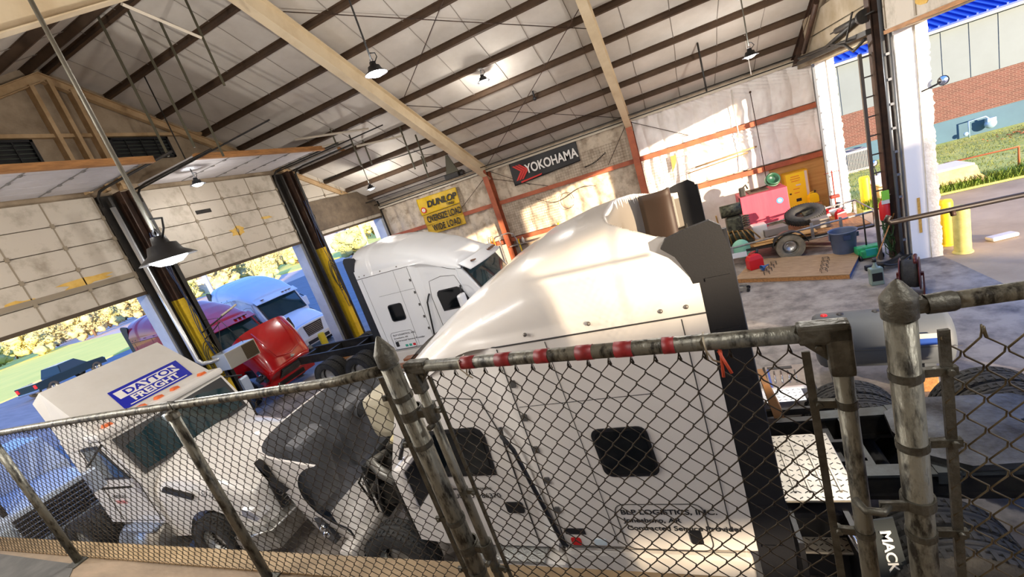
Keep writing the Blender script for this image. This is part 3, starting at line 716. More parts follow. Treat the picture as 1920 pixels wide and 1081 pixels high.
# inner hood ducts, seen in the tipped hood
hT = TR(4.98, 0, .62) @ RY(math.radians(78)) @ TR(-4.98, 0, -.62)
duct = mat('duct_grey', '#6D6E72', .45, col2='#57585C', scale=3)
b = MB(); b.rbox(3.7, 4.8, -.85, -.2, 1.35, 1.6, .08, hT); b.rbox(3.6, 4.75, .25, .8, 1.3, 1.55, .08, hT); b.build('hood_liner', duct, T1)
b = MB(); b.lathe([(.16, 0), (.17, .05), (.13, .06), (.12, .0)], 24, T=hT @ TR(3.9, -.55, 1.28)); b.build('duct_ring', duct, T1)
b = MB(); b.rbox(4.5, 4.95, -.8, -.1, 1.5, 2.2, .12); b.build('air_filter_housing', mat('beige_housing', '#B9B09A', .5), T1); b = MB(); b.rbox(4.47, 4.52, -.6, -.45, 1.7, 1.85, .02); b.build('filter_port', black, T1)
# deck behind the cab, steps, fifth wheel, mudflap
b = MB(); x0, x1, y0, y1 = -.9, -.3, -.2, .78
def plate(par, x0, x1, y0, y1, z, nx, ny, ribs=0, m=alum, name='deck_plate'):
    b = MB(); b.rbox(x0, x1, y0, y1, z-.02, z, .006); b.cm = 1
    for i in range(nx):
        for j in range(ny):
            cx = x0+(x1-x0)*(i+.5)/nx; cy = y0+(y1-y0)*(j+.5)/ny; a = .6 if (i+j) % 2 else -.6
            b.add([(cx-.018*math.cos(a), cy-.018*math.sin(a)-.005, z+.0012), (cx+.018*math.cos(a), cy+.018*math.sin(a)-.005, z+.0012), (cx+.018*math.cos(a), cy+.018*math.sin(a)+.006, z+.0012), (cx-.018*math.cos(a), cy-.018*math.sin(a)+.006, z+.0012)], [(0, 1, 2, 3)])
    b.cm = 0
    for k in range(ribs):
        cx = x0+(x1-x0)*(k+1)/(ribs+1); b.rbox(cx-.012, cx+.012, y0+.12, y1-.1, z, z+.012, .005)
    return b.build(name, [m, dark], par)
dk = mat('diamond_deck', '#99948A', .38, .55, col2='#B8B0A2', scale=3)
plate(T1, -.88, -.3, -.08, .82, 1.16, 10, 13, 4, dk)
for y in (.28, 0, -.6): MB().box(-1.1, -.02, y-.02, y+.02, 1.04, 1.12).build('deck_brace', CH, T1)
MB().rbox(-.86, -.3, -.1, .84, .3, 1.02, .03).build('battery_box', black, T1)
plate(T1, -.72, -.35, .86, 1.02, .8, 8, 3, 0, dk, 'ladder_step'); plate(T1, -.72, -.35, 1.0, 1.2, .42, 8, 3, 0, dk, 'ladder_step')
for x in (-.76, -.35): MB().box(x, x+.04, .84, 1.2, .3, 1.1).build('ladder_side', black, T1)
plate(T1, -.92, -.05, -1.22, -.95, .98, 14, 4, 0, mat('bright_tread', '#E4E4E6', .35, .5), 'far_step_plate')
b = MB(); b.rbox(-1.0, -.05, -1.3, -1.2, .4, .98, .04); b.build('far_step_skirt', white2, T1)
b = MB(); b.prism([(-.62, .98), (-.5, 1.5), (-.44, 1.5), (-.5, .98)], 'y', -.9, -.55); b.build('cardboard_box_flap', mat('cardboard', '#A9794C', .8), T1)
b = MB()
P = [(-2.5, .45), (-1.75, .5), (-1.45, .3), (-1.4, 0), (-1.45, -.3), (-1.75, -.5), (-2.5, -.45), (-2.75, -.2), (-2.35, -.06), (-2.35, .06), (-2.75, .2)]
b.prism(P, 'z', 1.14, 1.2, T=TR(0, 0, 0)); b.build('fifth_wheel', mat('greased_steel', '#6B6F73', .35, .7, col2='#33302C', scale=2.5, bump=.2), T1)
b = MB()
for x in (-1.6, -2.5): b.box(x-.08, x+.08, -.5, .5, 1.02, 1.14)
for x in (-1.1, -3.3): b.box(x-.04, x+.04, -.42, .42, .9, 1.12)
b.box(-3.6, -.9, .36, .5, 1.1, 1.125); b.box(-3.6, -.9, -.5, -.36, 1.1, 1.125); b.build('fifth_wheel_mount', mat('frame_grey', '#4E5353', .5, .4, col2='#34332F', scale=4), T1)
# mudflap with name, hanging before the near drive wheels
fl_ = MB().add([(-.80, 1.14, 1.28), (-.97, 1.14, 1.32), (-1.10, 1.16, .1), (-.86, 1.16, .1), (-.80, 1.155, 1.28), (-.97, 1.155, 1.32), (-1.10, 1.175, .1), (-.86, 1.175, .1)], [(0, 1, 2, 3), (4, 5, 6, 7), (0, 1, 5, 4), (1, 2, 6, 5), (2, 3, 7, 6), (3, 0, 4, 7)]).build('mudflap', mat('mudflap_rubber', '#2E3335', .6), T1)
text('lettering', 'MACK', .095, txtw, frame((-.875, 1.16, 1.2), (-.08, 0, -1), (-1, 0, 0)), fl_, .004, 0, .002, 1.55)
b = MB(); b.tube([(-.66, 1.2, 1.25), (-.76, 1.2, .9), (-.85, 1.2, .45)], .022, 8); b.build('chrome_pipe', chrome, T1)
# second sleeper truck, nose right
T2 = sleeper_truck('white sleeper truck parked in the bay beyond, windscreen to the right', (-8.4, 10.55, 0), 0, mat('white_paint_blue', '#E0E2E6', .28, coat=.6), recess=False)
T2T = lambda s, x, z, sz: text('lettering', s, sz, txtk, frame((x, -1.258, z), (1, 0, 0), (0, 0, 1)), T2, .001, 0, 0, 1.25)
T2T('BLP LOGISTICS, INC.', .42, 1.45, .07); T2T('Jonesboro, AR', .42, 1.36, .065); T2T('Contracted Service Provider', .42, 1.27, .07)
for k, m in enumerate((mat('sticker_green', '#2E9A86', .5), mat('sticker_green', '#2E9A86'), redp)):
    MB().prism(rrect(.75+.13*k, 1.12, .09, .07, .01), 'y', -1.258, -1.25).build('sticker', m, T2)
# light blue-white truck outside
T3 = sleeper_truck('blue-shaded white sleeper truck parked outside with swept headlamps', (-20.7, 14.75, 0), -.12, mat('white_paint_out', '#DDE4EE', .3, coat=.5), recess=False, rearwheels=False); T3.scale = (.88, 1, 1)
# red truck outside with raised hood
T4 = sleeper_truck('red sleeper truck outside the bay with its hood raised', (-18.7, 10.1, 0), 0, red, hood=48, recess=False, rearwheels=False, roofmat=mat('red_roof_paint', '#B8283C', .25, coat=.6))

hR = TR(4.98, 0, .62) @ RY(math.radians(48)) @ TR(-4.98, 0, -.62)
b = MB(); b.tube([(3.7, -.62, 1.93), (4.3, -.6, 1.84), (4.75, -.5, 1.62), (4.86, 0, 1.57), (4.75, .5, 1.62), (4.3, .6, 1.84), (3.7, .62, 1.93)], .018, 6, T=hR); b.build('hood_crease', red, T4)
b = MB(); b.prism([(4.9, -.02), (4.98, -.1), (5.02, 0), (4.98, .1)], 'z', 1.5, 1.54, T=hR); b.build('emblem', chrome, T4)
for s_ in (-1, 1):
    b = MB(); b.rbox(4.75, 4.95, s_*1.12-.09, s_*1.12+.09, .95, 1.1, .03, T=hR); b.build('hood_mirror', black, T4)
# ------------------------------------------------------------------ white freight day cab, nose to the right (local x forward, bumper at x=0)
wd = mat('white_daycab', '#D9D5CF', .35, coat=.4)
D = thing('day_cab_truck', 'white day cab truck with roof air deflector reading DAYTON FREIGHT', 'truck', (-6.85, 4.45, 0))
b = MB(); b.prism([(-3.85, .95), (-3.85, 2.72), (-3.7, 2.8), (-2.75, 2.76), (-2.5, 2.62), (-2.12, 1.9), (-2.12, .95)], 'y', -1.08, 1.08); b.build('cab', wd, D, auto=25)
b = MB(); b.rbox(-2.95, -2.45, -1.12, 1.12, 2.66, 2.8, .05); b.build('visor', wd, D)
lt = MB()
for y in (-.85, -.3, 0, .3, .85): lt.prism([(-.07+y, 2.79), (.07+y, 2.79), (.04+y, 2.85), (-.04+y, 2.85)], 'x', -2.75, -2.62)
lt.build('marker_lights', orange, D)
b = MB(); b.grid(lambda u, v: (-2.42+.34*v+.05*math.cos((u-.5)*PI), -1.0+2.0*u, 2.62-.72*v), 10, 2); b.build('windscreen_surround', black, D)
b = MB(); b.grid(lambda u, v: (-2.39+.30*v+.05*math.cos((u-.5)*PI), -.93+1.86*u, 2.56-.60*v), 10, 2); b.build('windscreen', glassb, D)
for s in (-1, 1):
    f = MB().prism([(-3.3, 1.9), (-3.3, 2.55), (-2.75, 2.58), (-2.35, 1.9)], 'y', s*1.075, s*1.095).build('door_window', black, D)
    MB().prism([(-3.24, 1.95), (-3.24, 2.5), (-2.78, 2.52), (-2.42, 1.95)], 'y', s*1.08, s*1.1).build('glass', glassb, f)
    b = MB(); b.tube([(-3.4, s*1.085, 1.0), (-3.4, s*1.085, 2.65), (-2.6, s*1.085, 2.65), (-2.2, s*1.085, 1.8), (-2.2, s*1.085, 1.0), (-3.4, s*1.085, 1.0)], .006, 4); b.build('door_gap', groove, D)
    b = MB(); b.rbox(-2.5, -2.42, s*1.42-.1, s*1.42+.1, 2.0, 2.38, .04); mr = b.build('mirror', mat('blue_step', '#AEB9C9', .35, .7), D)
    b = MB(); b.tube([(-2.6, s*1.05, 2.6), (-2.45, s*1.42, 2.42)], .02, 6); b.tube([(-2.5, s*1.05, 1.7), (-2.45, s*1.42, 2.0)], .02, 6); b.build('mirror_arm', black, mr)
    MB().cyl((-3.45, s*1.0, .62), (-2.2, s*1.0, .62), .3, 20).build('fuel_tank', alum, D)
    for z in (.9, .4): MB().box(-3.2, -2.3, s*1.11-.14, s*1.11+.14, z, z+.04).build('step', mat('blue_step', '#AEB9C9', .35, .7), D)
# deflector
b = MB(); P = lambda x: 2.8+(-2.75-x)*.87
b.loft([[(-2.75, -1.05, 2.8), (-2.75, 1.05, 2.8), (-2.8, 1.05, 2.72), (-2.8, -1.05, 2.72)], [(-3.75, -.98, P(-3.75)), (-3.75, .98, P(-3.75)), (-3.82, .98, P(-3.75)-.05), (-3.82, -.98, P(-3.75)-.05)]], smooth=False)
for s in (-1, 1): b.add([(-2.75, s*1.05, 2.8), (-3.75, s*.98, P(-3.75)), (-3.95, s*1.06, P(-3.75)-.15), (-3.7, s*1.1, 2.5), (-2.9, s*1.1, 2.6)], [(0, 1, 2, 3, 4)])
df = b.build('air_deflector', mat('deflector_grey', '#C7C3BD', .5, col2='#BDB8B0', scale=1), D)
na = Vector((.87, 0, 1)).normalized(); upv = Vector((-1, 0, .87)).normalized()
FR = frame(Vector((-3.03, 0, P(-3.03)))+na*.006, (0, 1, 0), upv)
b = MB(); b.prism([(-.46, -.26), (.78, -.26), (.84, .27), (-.40, .27)], 'z', 0, .004, T=FR @ Matrix(((1, -.0, 0, 0), (0, 1, 0, 0), (0, 0, 1, 0), (0, 0, 0, 1)))); lg = b.build('logo_panel', navy, df)
lw = mat('logo_white', '#D9D5CF', .5)
b = MB(); b.box(-.36, .72, .0, .2, .004, .006, T=FR); b.build('logo_box', lw, lg)
text('lettering', 'DAYTON', .2, navy, FR @ TR(-.24, .035, .007), lg, .001, 0, .006, 1.18)
text('lettering', 'FREIGHT', .2, lw, FR @ TR(-.24, -.17, .007), lg, .001, 0, .006, 1.1)
MB().box(-.34, .7, -.225, -.205, .004, .007, T=FR).build('logo_line', lw, lg)
# hood
def hsec(x, ins=0):
    k = (x+2.3)/2.25; w_ = 1.05-.12*k-.1*k*k-ins; zt = 1.95-.22*k-.35*k**3-ins; n = 3.2; pts = []
    for j in range(17):
        th = PI*j/16; c, s_ = math.cos(th), math.sin(th)
        pts.append((x, w_*math.copysign(abs(c)**(2/n), c), 1.15+(zt-1.15)*abs(s_)**(2/n)+.05*math.exp(-(abs(w_*c)/.3)**2)*(1-k)))
    d = abs(x+1.15); zb = .62 if d > .6 else .5+math.sqrt(.6**2-d*d)
    return [(x, w_, max(.62, zb))]+pts+[(x, -w_, max(.62, zb))]
X = [-2.3+.075*i for i in range(30)]
b = MB(); b.loft([hsec(x) for x in X], closed=False, caps=False); n_ = hsec(X[-1]); b.loft([n_, [(p[0]+.07, p[1]*.93, .66+(p[2]-.66)*.93) for p in n_]]); b.build('hood', wd, D)
for s in (-1, 1):
    MB().prism([(-1.95, 1.52), (-1.85, 1.6), (-1.2, 1.42), (-1.25, 1.34)], 'y', s*.95, s*1.0).build('hood_vent', black, D)
    hl = MB().prism([(-.35, .95), (-.3, 1.08), (-.1, 1.04), (.02, .9), (-.1, .84)], 'y', s*.72, s*.93).build('headlamp', chrome, D)
    wheel(D, TR(-1.15, s*.95, .5), .5, .28, face=-s)
b = MB(); b.rbox(-.05, .02, -.55, .55, .72, 1.25, .03); gr = b.build('grille', black, D)
b = MB()
for k in range(6): b.box(.02, .035, -.5, .5, .78+.075*k, .8+.075*k)
b.build('grille_bars', chrome, gr)
b = MB(); b.loft([[(x, y, z) for (y, z) in ((-1.1, .35), (-1.1, .7), (1.1, .7), (1.1, .35))] for x in (-.5,)]+[[(.18, y, z) for (y, z) in ((-.95, .35), (-.95, .68), (.95, .68), (.95, .35))]], smooth=False); b.tube([(-.3, -1.1, .68), (.2, -.95, .7), (.26, 0, .7), (.2, .95, .7), (-.3, 1.1, .68)], .03, 8); b.build('bumper', alum, D)
text('lettering', 'SU 15021', .12, txtk, frame((-.95, -1.0, 1.42), (1, 0, -.16), (.15, .5, 1)), D, .001)
for k, (s_, z, c) in enumerate((('MEDICAL', 1.5, txtk), ('REPORT', 1.38, redp))): text('lettering', s_, .1, c, frame((-3.25, -1.093, z), (1, 0, 0), (0, 0, 1)), D, .001)
b = MB()
for s in (-1, 1): b.box(-5.8, -.3, s*.42-.04, s*.42+.04, .8, 1.05)
b.build('frame_rails', CH, D)
for s in (-1, 1): wheel(D, TR(-5.1, s*.95, .5), .5, .5, face=-s)
# ------------------------------------------------------------------ blue-shaded truck nose at the lower left
wt = mat('pale_blue_truck', '#C9D6E6', .3, coat=.5)
E_ = thing('work_truck', 'pale work truck with chrome bar grille and orange lamps at lower left', 'truck', (-13.1, 3.55, 0))
def h2(x):
    k = -x/1.6; w_ = .98+.06*k; zt = 1.45+.16*k; pts = []
    for j in range(13):
        th = PI*j/12; c, s_ = math.cos(th), math.sin(th); pts.append((x, w_*math.copysign(abs(c)**.5, c), 1.0+(zt-1.0)*abs(s_)**.5))
    return [(x, w_, .6)]+pts+[(x, -w_, .6)]
b = MB(); b.loft([h2(-.15*i) for i in range(11)], closed=True); b.build('hood', wt, E_)
b = MB(); b.prism([(-1.5, .6), (-1.5, 1.62), (-2.1, 2.3), (-3.3, 2.35), (-3.4, .6)], 'y', -1.0, 1.0); b.build('cab', wt, E_)
b = MB(); b.add([(-1.58, -.85, 1.7), (-1.58, .85, 1.7), (-2.06, .78, 2.24), (-2.06, -.78, 2.24), (-1.6, -.85, 1.69), (-1.6, .85, 1.69), (-2.08, .78, 2.23), (-2.08, -.78, 2.23)], [(0, 1, 2, 3), (4, 5, 6, 7), (0, 1, 5, 4), (2, 3, 7, 6), (0, 3, 7, 4), (1, 2, 6, 5)]); b.build('windscreen', glassb, E_)
b = MB(); b.rbox(0, .05, -.62, .62, .72, 1.36, .03); gr = b.build('grille', black, E_)
b = MB()
for k in range(6): b.rbox(.04, .09, -.64, .64, .76+.1*k, .8+.1*k, .012)
b.build('grille_bars', chrome, gr)
for s in (-1, 1):
    MB().rbox(-.02, .06, s*.8-.13, s*.8+.13, .98, 1.28, .03).build('headlamp', mat('lamp_clear', '#B9C4CC', .15, coat=.7), E_)
    MB().rbox(-.02, .07, s*.8-.12, s*.8+.12, .8, .93, .03).build('orange_lamp', orange, E_)
    wheel(E_, TR(-.75, s*.9, .42), .42, .26, face=-s)
b = MB(); b.rbox(.02, .2, -1.02, 1.02, .42, .68, .05); b.build('bumper', chrome, E_)
b = MB(); b.tube([(-1.4, -1.0, 1.6), (-1.35, -1.2, 1.75)], .015, 6); b.ball((-1.35, -1.22, 1.85), .12, 8, (.5, 1, 1)); b.build('mirror', black, E_)
# ------------------------------------------------------------------ mezzanine platform
PZ = 2.95
pm = mat('dusty_plywood_deck', '#84705A', .8, col2='#5C4D3B', scale=3, contrast=(.35, .75), stretch=(.5, 2, 1), bump=.15)
b = MB(); b.box(-6.9, XR-.2, -3.4, 1.3, PZ-.28, PZ); struct('mezzanine_floor', b, pm)
b = MB(); b.prism([(-7.0, -.2), (-3.95, .75), (-4.55, 1.14), (-6.6, 1.18)], 'z', PZ, PZ+.006); b.build('floor_mat', mat('dark_mat', '#4D4A46', .8, col2='#3A3835', scale=5), None)
tag(bpy.data.objects['floor_mat'], 'dark worn board lying on the plywood platform at lower left', 'mat')
b = MB(); b.box(-6.9, XR-.2, 1.2, 1.32, PZ-.34, PZ+.012); struct('trim_8', b, mat('platform_edge_board', '#9A8260', .7, col2='#7E6848', scale=4))
b = MB()
for x in (-6.7, -2.0, 4.2): b.box(x-.07, x+.07, .9, 1.04, 0, PZ-.28)
struct('mezzanine_support', b, steelb)
# ------------------------------------------------------------------ chain-link
def fabric(b, xa, xb, za, zb, y, a=.031, bb=.035, r=.0018, droop=0):
    n = int((xb-xa)/a); m = int((zb-za)/bb)
    for i in range(n):
        pts = []
        for j in range(m+1):
            px = xa+i*a+((j+i) % 2)*a; z = zb-j*bb
            jx = .0025*noise.noise(Vector((px*5, z*5, 1)))*2
            hook = .0035*(1 if (j+i) % 2 else -1)
            pts.append((px+jx, y+hook, z+.004)); 
            if j < m: pts.append((px+jx+(-.0035 if (j+i) % 2 else .0035), y, z-.006))
        # little curl at top
        p0 = pts[0]; pts = [(p0[0]+.006, p0[1]+.002, p0[2]-.012), (p0[0]+.002, p0[1]+.004, p0[2]+.012)]+pts
        b.tube(pts, r, 4, False)
    return b
def post_cap(b, x, y, z, r):
    b.lathe([(r*1.12, -.05), (r*1.12, .0), (r*1.02, .006), (r*.25, .06), (.002, .068)], 20, T=TR(x, y, z))
    return b
def band(b, x, y, z, r, dx, w_=.022, tail=.06):
    b.lathe([(r*1.02, -w_/2), (r*1.1, -w_/2), (r*1.1, w_/2), (r*1.02, w_/2)], 18, T=TR(x, y, z), smooth=False)
    if dx: b.box(min(x+dx*r, x+dx*(r+tail)), max(x+dx*r, x+dx*(r+tail)), y-.006, y+.006, z-w_/2, z+w_/2); b.cyl((x+dx*(r+tail*.75), y-.014, z), (x+dx*(r+tail*.75), y+.014, z), .007, 8)
    return b
YA = 1.2; RZ_ = 4.06
F1 = thing('chain_link_fence', 'long chain-link fence section left of the gate', 'fence', (-1.1, YA, PZ))
fx = -1.1
b = MB(); b.tube([(x-fx, 0, RZ_-PZ+.008*math.sin(x*1.3)) for x in [-6.9+.29*i for i in range(20)]]+[(-.03, 0, RZ_-PZ+.01)], .021, 12); b.build('top_rail', galv, F1)
for x in (-6.6, -4.55, -2.47):
    b = MB(); b.cyl((x-fx, -.035, 0), (x-fx, -.035, 1.1), .024, 14); b.lathe([(.03, 0), (.03, .03), (.025, .035)], 14, T=TR(x-fx, -.035, 1.06)); p = b.build('line_post', galv, F1)
    b = MB(); b.tube([(x-fx, -.0, 1.13), (x-fx+.01, -.03, 1.15), (x-fx+.015, -.03, 1.09)], .003, 5); b.box(x-fx-.06, x-fx+.06, -.09, .01, 0, .008); b.build('post_foot', galvd, p)
b = MB(); b.cyl((0, 0, -.3), (0, 0, 1.13), .0365, 22); tp = b.build('terminal_post', galv, F1)
post_cap(MB(), 0, 0, 1.19, .0365).build('post_cap', galvd, tp)
for z in (.12, .4, .78, 1.0): band(MB(), 0, 0, z, .0365, -1).build('tension_band', galvd, tp)
MB().box(-.075, -.055, -.004, .004, .04, 1.09).build('tension_bar', galvd, F1)
b = fabric(MB(), -6.9-fx, -.08, -.015, 1.085, .0); b.build('chain_link_mesh', wirem, F1)
for k in range(9):
    x = -6.5+.6*k-fx; b = MB(); b.tube([(x-.01, .0, 1.07), (x-.012, .024, 1.11), (x, 0, 1.138), (x+.01, -.024, 1.11), (x+.008, 0, 1.07)], .0022, 5); b.build('wire_tie', wirem, F1)
# gate (slightly swung toward the viewer at its right end)
ga = -math.atan2(.17, 1.28); G = thing('chain_link_gate', 'chain-link gate with red and silver taped top rail in front of the near truck', 'gate', (-1.0, 1.195, PZ), ga)
GL = 1.272; zt = 1.115; gr_ = .0215
b = MB(); b.cyl((.05, 0, zt), (GL-.06, 0, zt), gr_, 14); tr_ = b.build('top_rail', galv, G)
tape = mat('dark_red_tape', '#8E1A1E', .5, col2='#6E1216', scale=20)
for x, l in ((.235, .055), (.375, .055), (.52, .045), (.655, .05), (.77, .05), (.9, .03)):
    MB().tube([(x, 0, zt), (x+l, 0, zt)], gr_+.0012, 14).build('red_tape', tape, tr_)
b = MB(); b.tube([(1.02, -.01, zt), (1.035, -.012, zt-.02), (1.03, -.02, zt-.09)], .004, 5); b.tube([(1.03, -.014, zt-.02), (1.05, -.02, zt-.08)], .004, 5); b.build('tape_end', mat('torn_orange_tape', '#B5452A', .6), tr_)
for x in (.0, GL):
    s = 1 if x == 0 else -1
    b = MB(); b.cyl((x, 0, -.1), (x, 0, zt-.05), gr_*.9, 14); b.build('stile', galv, G)
    b = MB(); b.rbox(min(x-s*.024, x+s*.075), max(x-s*.024, x+s*.075), -.022, .022, zt-.022, zt+.024, .008); b.rbox(x-.024, x+.024, -.022, .022, zt-.105, zt+.02, .008); b.prism([(x+s*.022, zt-.022), (x+s*.07, zt-.022), (x+s*.022, zt-.07)], 'y', -.006, .006); b.cyl((x+s*.038, -.012, zt-.035), (x+s*.038, .012, zt-.035), .007, 8); b.build('corner_elbow', galvd, G)
    for z in (.15, .55, .93): band(MB(), x, 0, z, gr_*.9, s, .02, .045).build('tension_band', galvd, G)
    MB().box(min(x+s*.055, x+s*.072), max(x+s*.055, x+s*.072), -.003, .003, .05, 1.07).build('tension_bar', galvd, G)
MB().cyl((0, 0, .02), (GL, 0, .02), gr_, 12).build('bottom_rail', galv, G)
b = fabric(MB(), .06, GL-.06, .02, 1.075, .0, r=.0021); b.build('chain_link_mesh', wirem, G)
b = MB()
for x in (.232, 1.0): b.tube([(x, .0, zt-.05), (x-.004, .026, zt-.01), (x, .02, zt+.018), (x+.002, -.02, zt+.018), (x+.004, -.026, zt-.01), (x+.012, -.003, zt-.05), (x+.03, -.01, zt-.055)], .0025, 5)
b.build('wire_tie', mat('pale_wire', '#A59A86', .5, .5), G)
for z in (.25, .92):
    b = MB(); b.lathe([(.04, -.02), (.046, -.02), (.046, .02), (.04, .02)], 18, T=TR(-.1, 0, z), smooth=False); b.rbox(-.075, .0, -.016, .016, z-.016, z+.016, .004); b.lathe([(.021, -.035), (.028, -.035), (.028, .035), (.021, .035)], 14, T=TR(0, 0, z), smooth=False); b.cyl((.0, -.04, z-.045), (0, .0, z-.045), .012, 8); b.build('hinge', galvd, G)
# right section and big post
F2 = thing('chain_link_fence', 'chain-link fence section with thick capped post at the right edge', 'fence', (.35, .965, PZ))
b = MB(); b.cyl((0, 0, -.3), (0, 0, 1.16), .026, 24); tp = b.build('terminal_post', galv, F2)
b = MB(); b.lathe([(.0295, -.04), (.030, .0), (.029, .005), (.009, .034), (.002, .04)], 24, T=TR(0, 0, 1.2)); b.build('post_cap', galvd, tp)
b = MB(); b.rbox(.02, .055, -.014, .014, 1.165, 1.193, .006); b.lathe([(.019, 0), (.020, .04), (.018, .045)], 16, T=TR(.04, 0, 1.178) @ RY(PI/2)); b.build('rail_cup', galvd, F2)
b = MB(); b.cyl((.06, 0, 1.178), (1.6, 0, 1.178), .0165, 16); b.build('top_rail', galv, F2)
for z in (.1, .62, .86, 1.03): band(MB(), 0, 0, z, .026, 1, .018, .055).build('tension_band', galvd, tp)
b = MB(); b.lathe([(.027, -.013), (.031, -.013), (.031, .013), (.027, .013)], 18, T=TR(0, 0, .71), smooth=False); b.box(-.075, -.02, -.02, -.012, .698, .722); b.tube([(-.06, -.016, .71), (-.075, -.035, .71), (-.105, -.03, .71), (-.115, .0, .712)], .009, 8); b.build('gate_latch', galvd, tp)
MB().box(.056, .073, -.004, .004, .02, 1.12).build('tension_bar', galvd, F2)
b = fabric(MB(), .06, 1.55, .0, 1.10, .0, .0315, .036, .0022); b.build('chain_link_mesh', mat('dull_wire', '#6E6450', .45, .6, col2='#4A4130', scale=12), F2)
# ------------------------------------------------------------------ high-bay lamps
glow = mat('lamp_glow', '#FFFFFF', .5, emit='#F4FAFF', estr=60)
def highbay(x, y, z, label, pw, r=.19, rod=True, group=None):
    t = thing('high_bay_lamp', label, 'lamp', (x, y, z))
    MB().lathe([(.05, .16), (.06, .1), (.1, .09), (.12, .03), (r, -.02), (r+.01, -.03), (r, -.03), (.11, .0)], 28).build('shade', black, t)
    b = MB(); b.lathe([(.001, -.075), (r*.4, -.065), (r*.68, -.03), (r*.7, .0), (.001, .0)], 24); b.build('light_disc', glow, t)
    b = MB(); b.tube([(0, 0, .15), (.03, 0, .19), (0, 0, .23), (-.03, 0, .19), (0, 0, .15)], .008, 6); b.tube([(.05, 0, .14), (.12, 0, .2), (.08, .05, .28), (0, 0, .3)], .009, 6); b.build('hook', black, t)
    if rod: MB().tube([(0, 0, .22), (0, 0, roofz(y)-z-.02)], .016, 8).build('rod', mat('lamp_rod', '#6E6A5E', .5, .4) if z < 6 else dark, t)
    L = bpy.data.lights.new('lamp_light', 'POINT'); L.shadow_soft_size = .1; L.energy = pw; L.color = (1., .95, .88)
    lo = bpy.data.objects.new('lamp_light', L); COL.objects.link(lo); lo.parent = t; lo.location = (0, 0, -.3)
    return t
highbay(-3.72, 2.27, 4.86, 'nearest black high-bay lamp hanging on a long pipe before the bay door', 40)
highbay(-4.1, 6.9, 6.9, 'bright high-bay lamp on a black rod beside the cream rafter', 150)
highbay(-4.5, 13.3, 7.5, 'bright high-bay lamp hung in the middle of the far roof slope', 40)
highbay(2.42, 13.5, 5.55, 'black high-bay lamp hanging in front of the white quilted wall', 110)
highbay(-11.9, 8.9, 7.1, 'high-bay lamp glowing under the raised middle bay door', 25)
for k, (x, y) in enumerate(((-10.5, .5), (-4.5, .3), (1.8, .2), (1.5, 7.5), (-11, 15))):  # fill lamps added out of view to lift the ceiling and interior
    highbay(x, y, 5.9, 'added unseen fill lamp near the %s of the workshop roof' % ('rear left', 'rear middle', 'rear right', 'ridge at right', 'far left corner')[k], (300, 90, 50, 190, 110)[k])
# ------------------------------------------------------------------ roof ironwork
def member(name, label, cat, pts, r=.02, m=None, square=False, group=None):
    b = MB(); b.tube(pts, r, 4 if square else 6, smooth=not square); o = b.build(name, m or dark); tag(o, label, cat, group); return o
oliv = mat('olive_iron', '#4A4636', .6, .2)
for x, y, z0, nm in ((-10.5, 7.5, 7.5, 'between the two nearer doors'), (-9.9, 7.75, 7.5, 'inner one between the two nearer doors'), (-9.7, 8.2, 7.2, 'reaching down to the middle door track'), (-8.5, 8.0, 8.4, 'shortest below the ridge'), (-10.2, 13.0, 7.4, 'at the right end of the middle door track'),
                     (-10.0, 13.6, 6.6, 'longest right of the middle door'), (-9.9, 14.1, 6.6, 'second longest right of the middle door'), (-8.3, 14.2, 5.9, 'before the far bay door'), (-8.2, 14.9, 5.9, 'nearest to the cream rafter'), (-9.0, 16.2, 5.6, 'above the yellow banner')):
    member('track_hanger', 'dark angle-iron hanger from the roof, '+nm, 'hanger', [(x, y, z0), (x, y, roofz(y)-.05)], .035, oliv, True, 'angle-iron track hangers')
pale = mat('pale_tube', '#C9BFAE', .5)
for i, (p, q) in enumerate((((-10.9, 12.0, 7.9), (-9.0, 13.4, 7.6)), ((-11.4, 12.4, 7.6), (-10.0, 13.2, 7.5)), ((-9.6, 13.2, 7.2), (-8.3, 14.2, 7.1)), ((-7.6, 5.9, 9.2), (-7.8, 7.3, 9.0)))):
    member('roof_brace', 'pale tube brace near the door tracks, '+('upper long one', 'lower long one', 'short one by the rafter', 'below the ridge')[i], 'brace', [p, q], .035, pale, True)
for i, (p, q) in enumerate((((-13.3, 15.3, 6.9), (-7.6, 15.9, 6.6)), ((-13.3, 13.05, 7.45), (-8.2, 13.05, 7.45)), ((-13.2, 17.2, 5.55), (-7.9, 17.2, 5.5)), ((-13.2, 8.2, 7.4), (-7.9, 8.2, 7.45)))):
    member('track_bar', 'long dark rail under the left roof, '+('in front of the far bay', 'right side of the middle door', 'along the far eave', 'left side of the middle door')[i], 'rail', [p, q], .02, dark, True)
def rp(x, y, off=.1): return (x, y, roofz(y)-off)
for i, (a, c) in enumerate((((-7.2, 13.2), (-1.2, 18.2)), ((-7.2, 18.2), (-1.2, 12.6)), ((-7.2, 9.2), (-1.2, 13.4)), ((-7.2, 13.0), (-1.2, 8.8)))):
    member('sway_rod', 'thin steel sway rod crossing the roof purlins, '+('low rising left', 'low rising right', 'high rising left', 'high rising right')[i], 'rod', [rp(*a, .24), rp(*c, .24)], .011, steelb)
member('drop_pipe', 'thin dark drop pipe hanging left of the high-bay lamp by the quilted wall', 'pipe', [(1.55, 16, 5.15), (1.55, 16, roofz(16)-.02)], .03, dark)
member('thin_conduit', 'thin white conduit dropping from the roof above the quilted wall', 'conduit', [(2.9, 16.5, 5.2), (2.9, 16.5, roofz(16.5))], .015, mat('white_pipe', '#E8E2D8'))
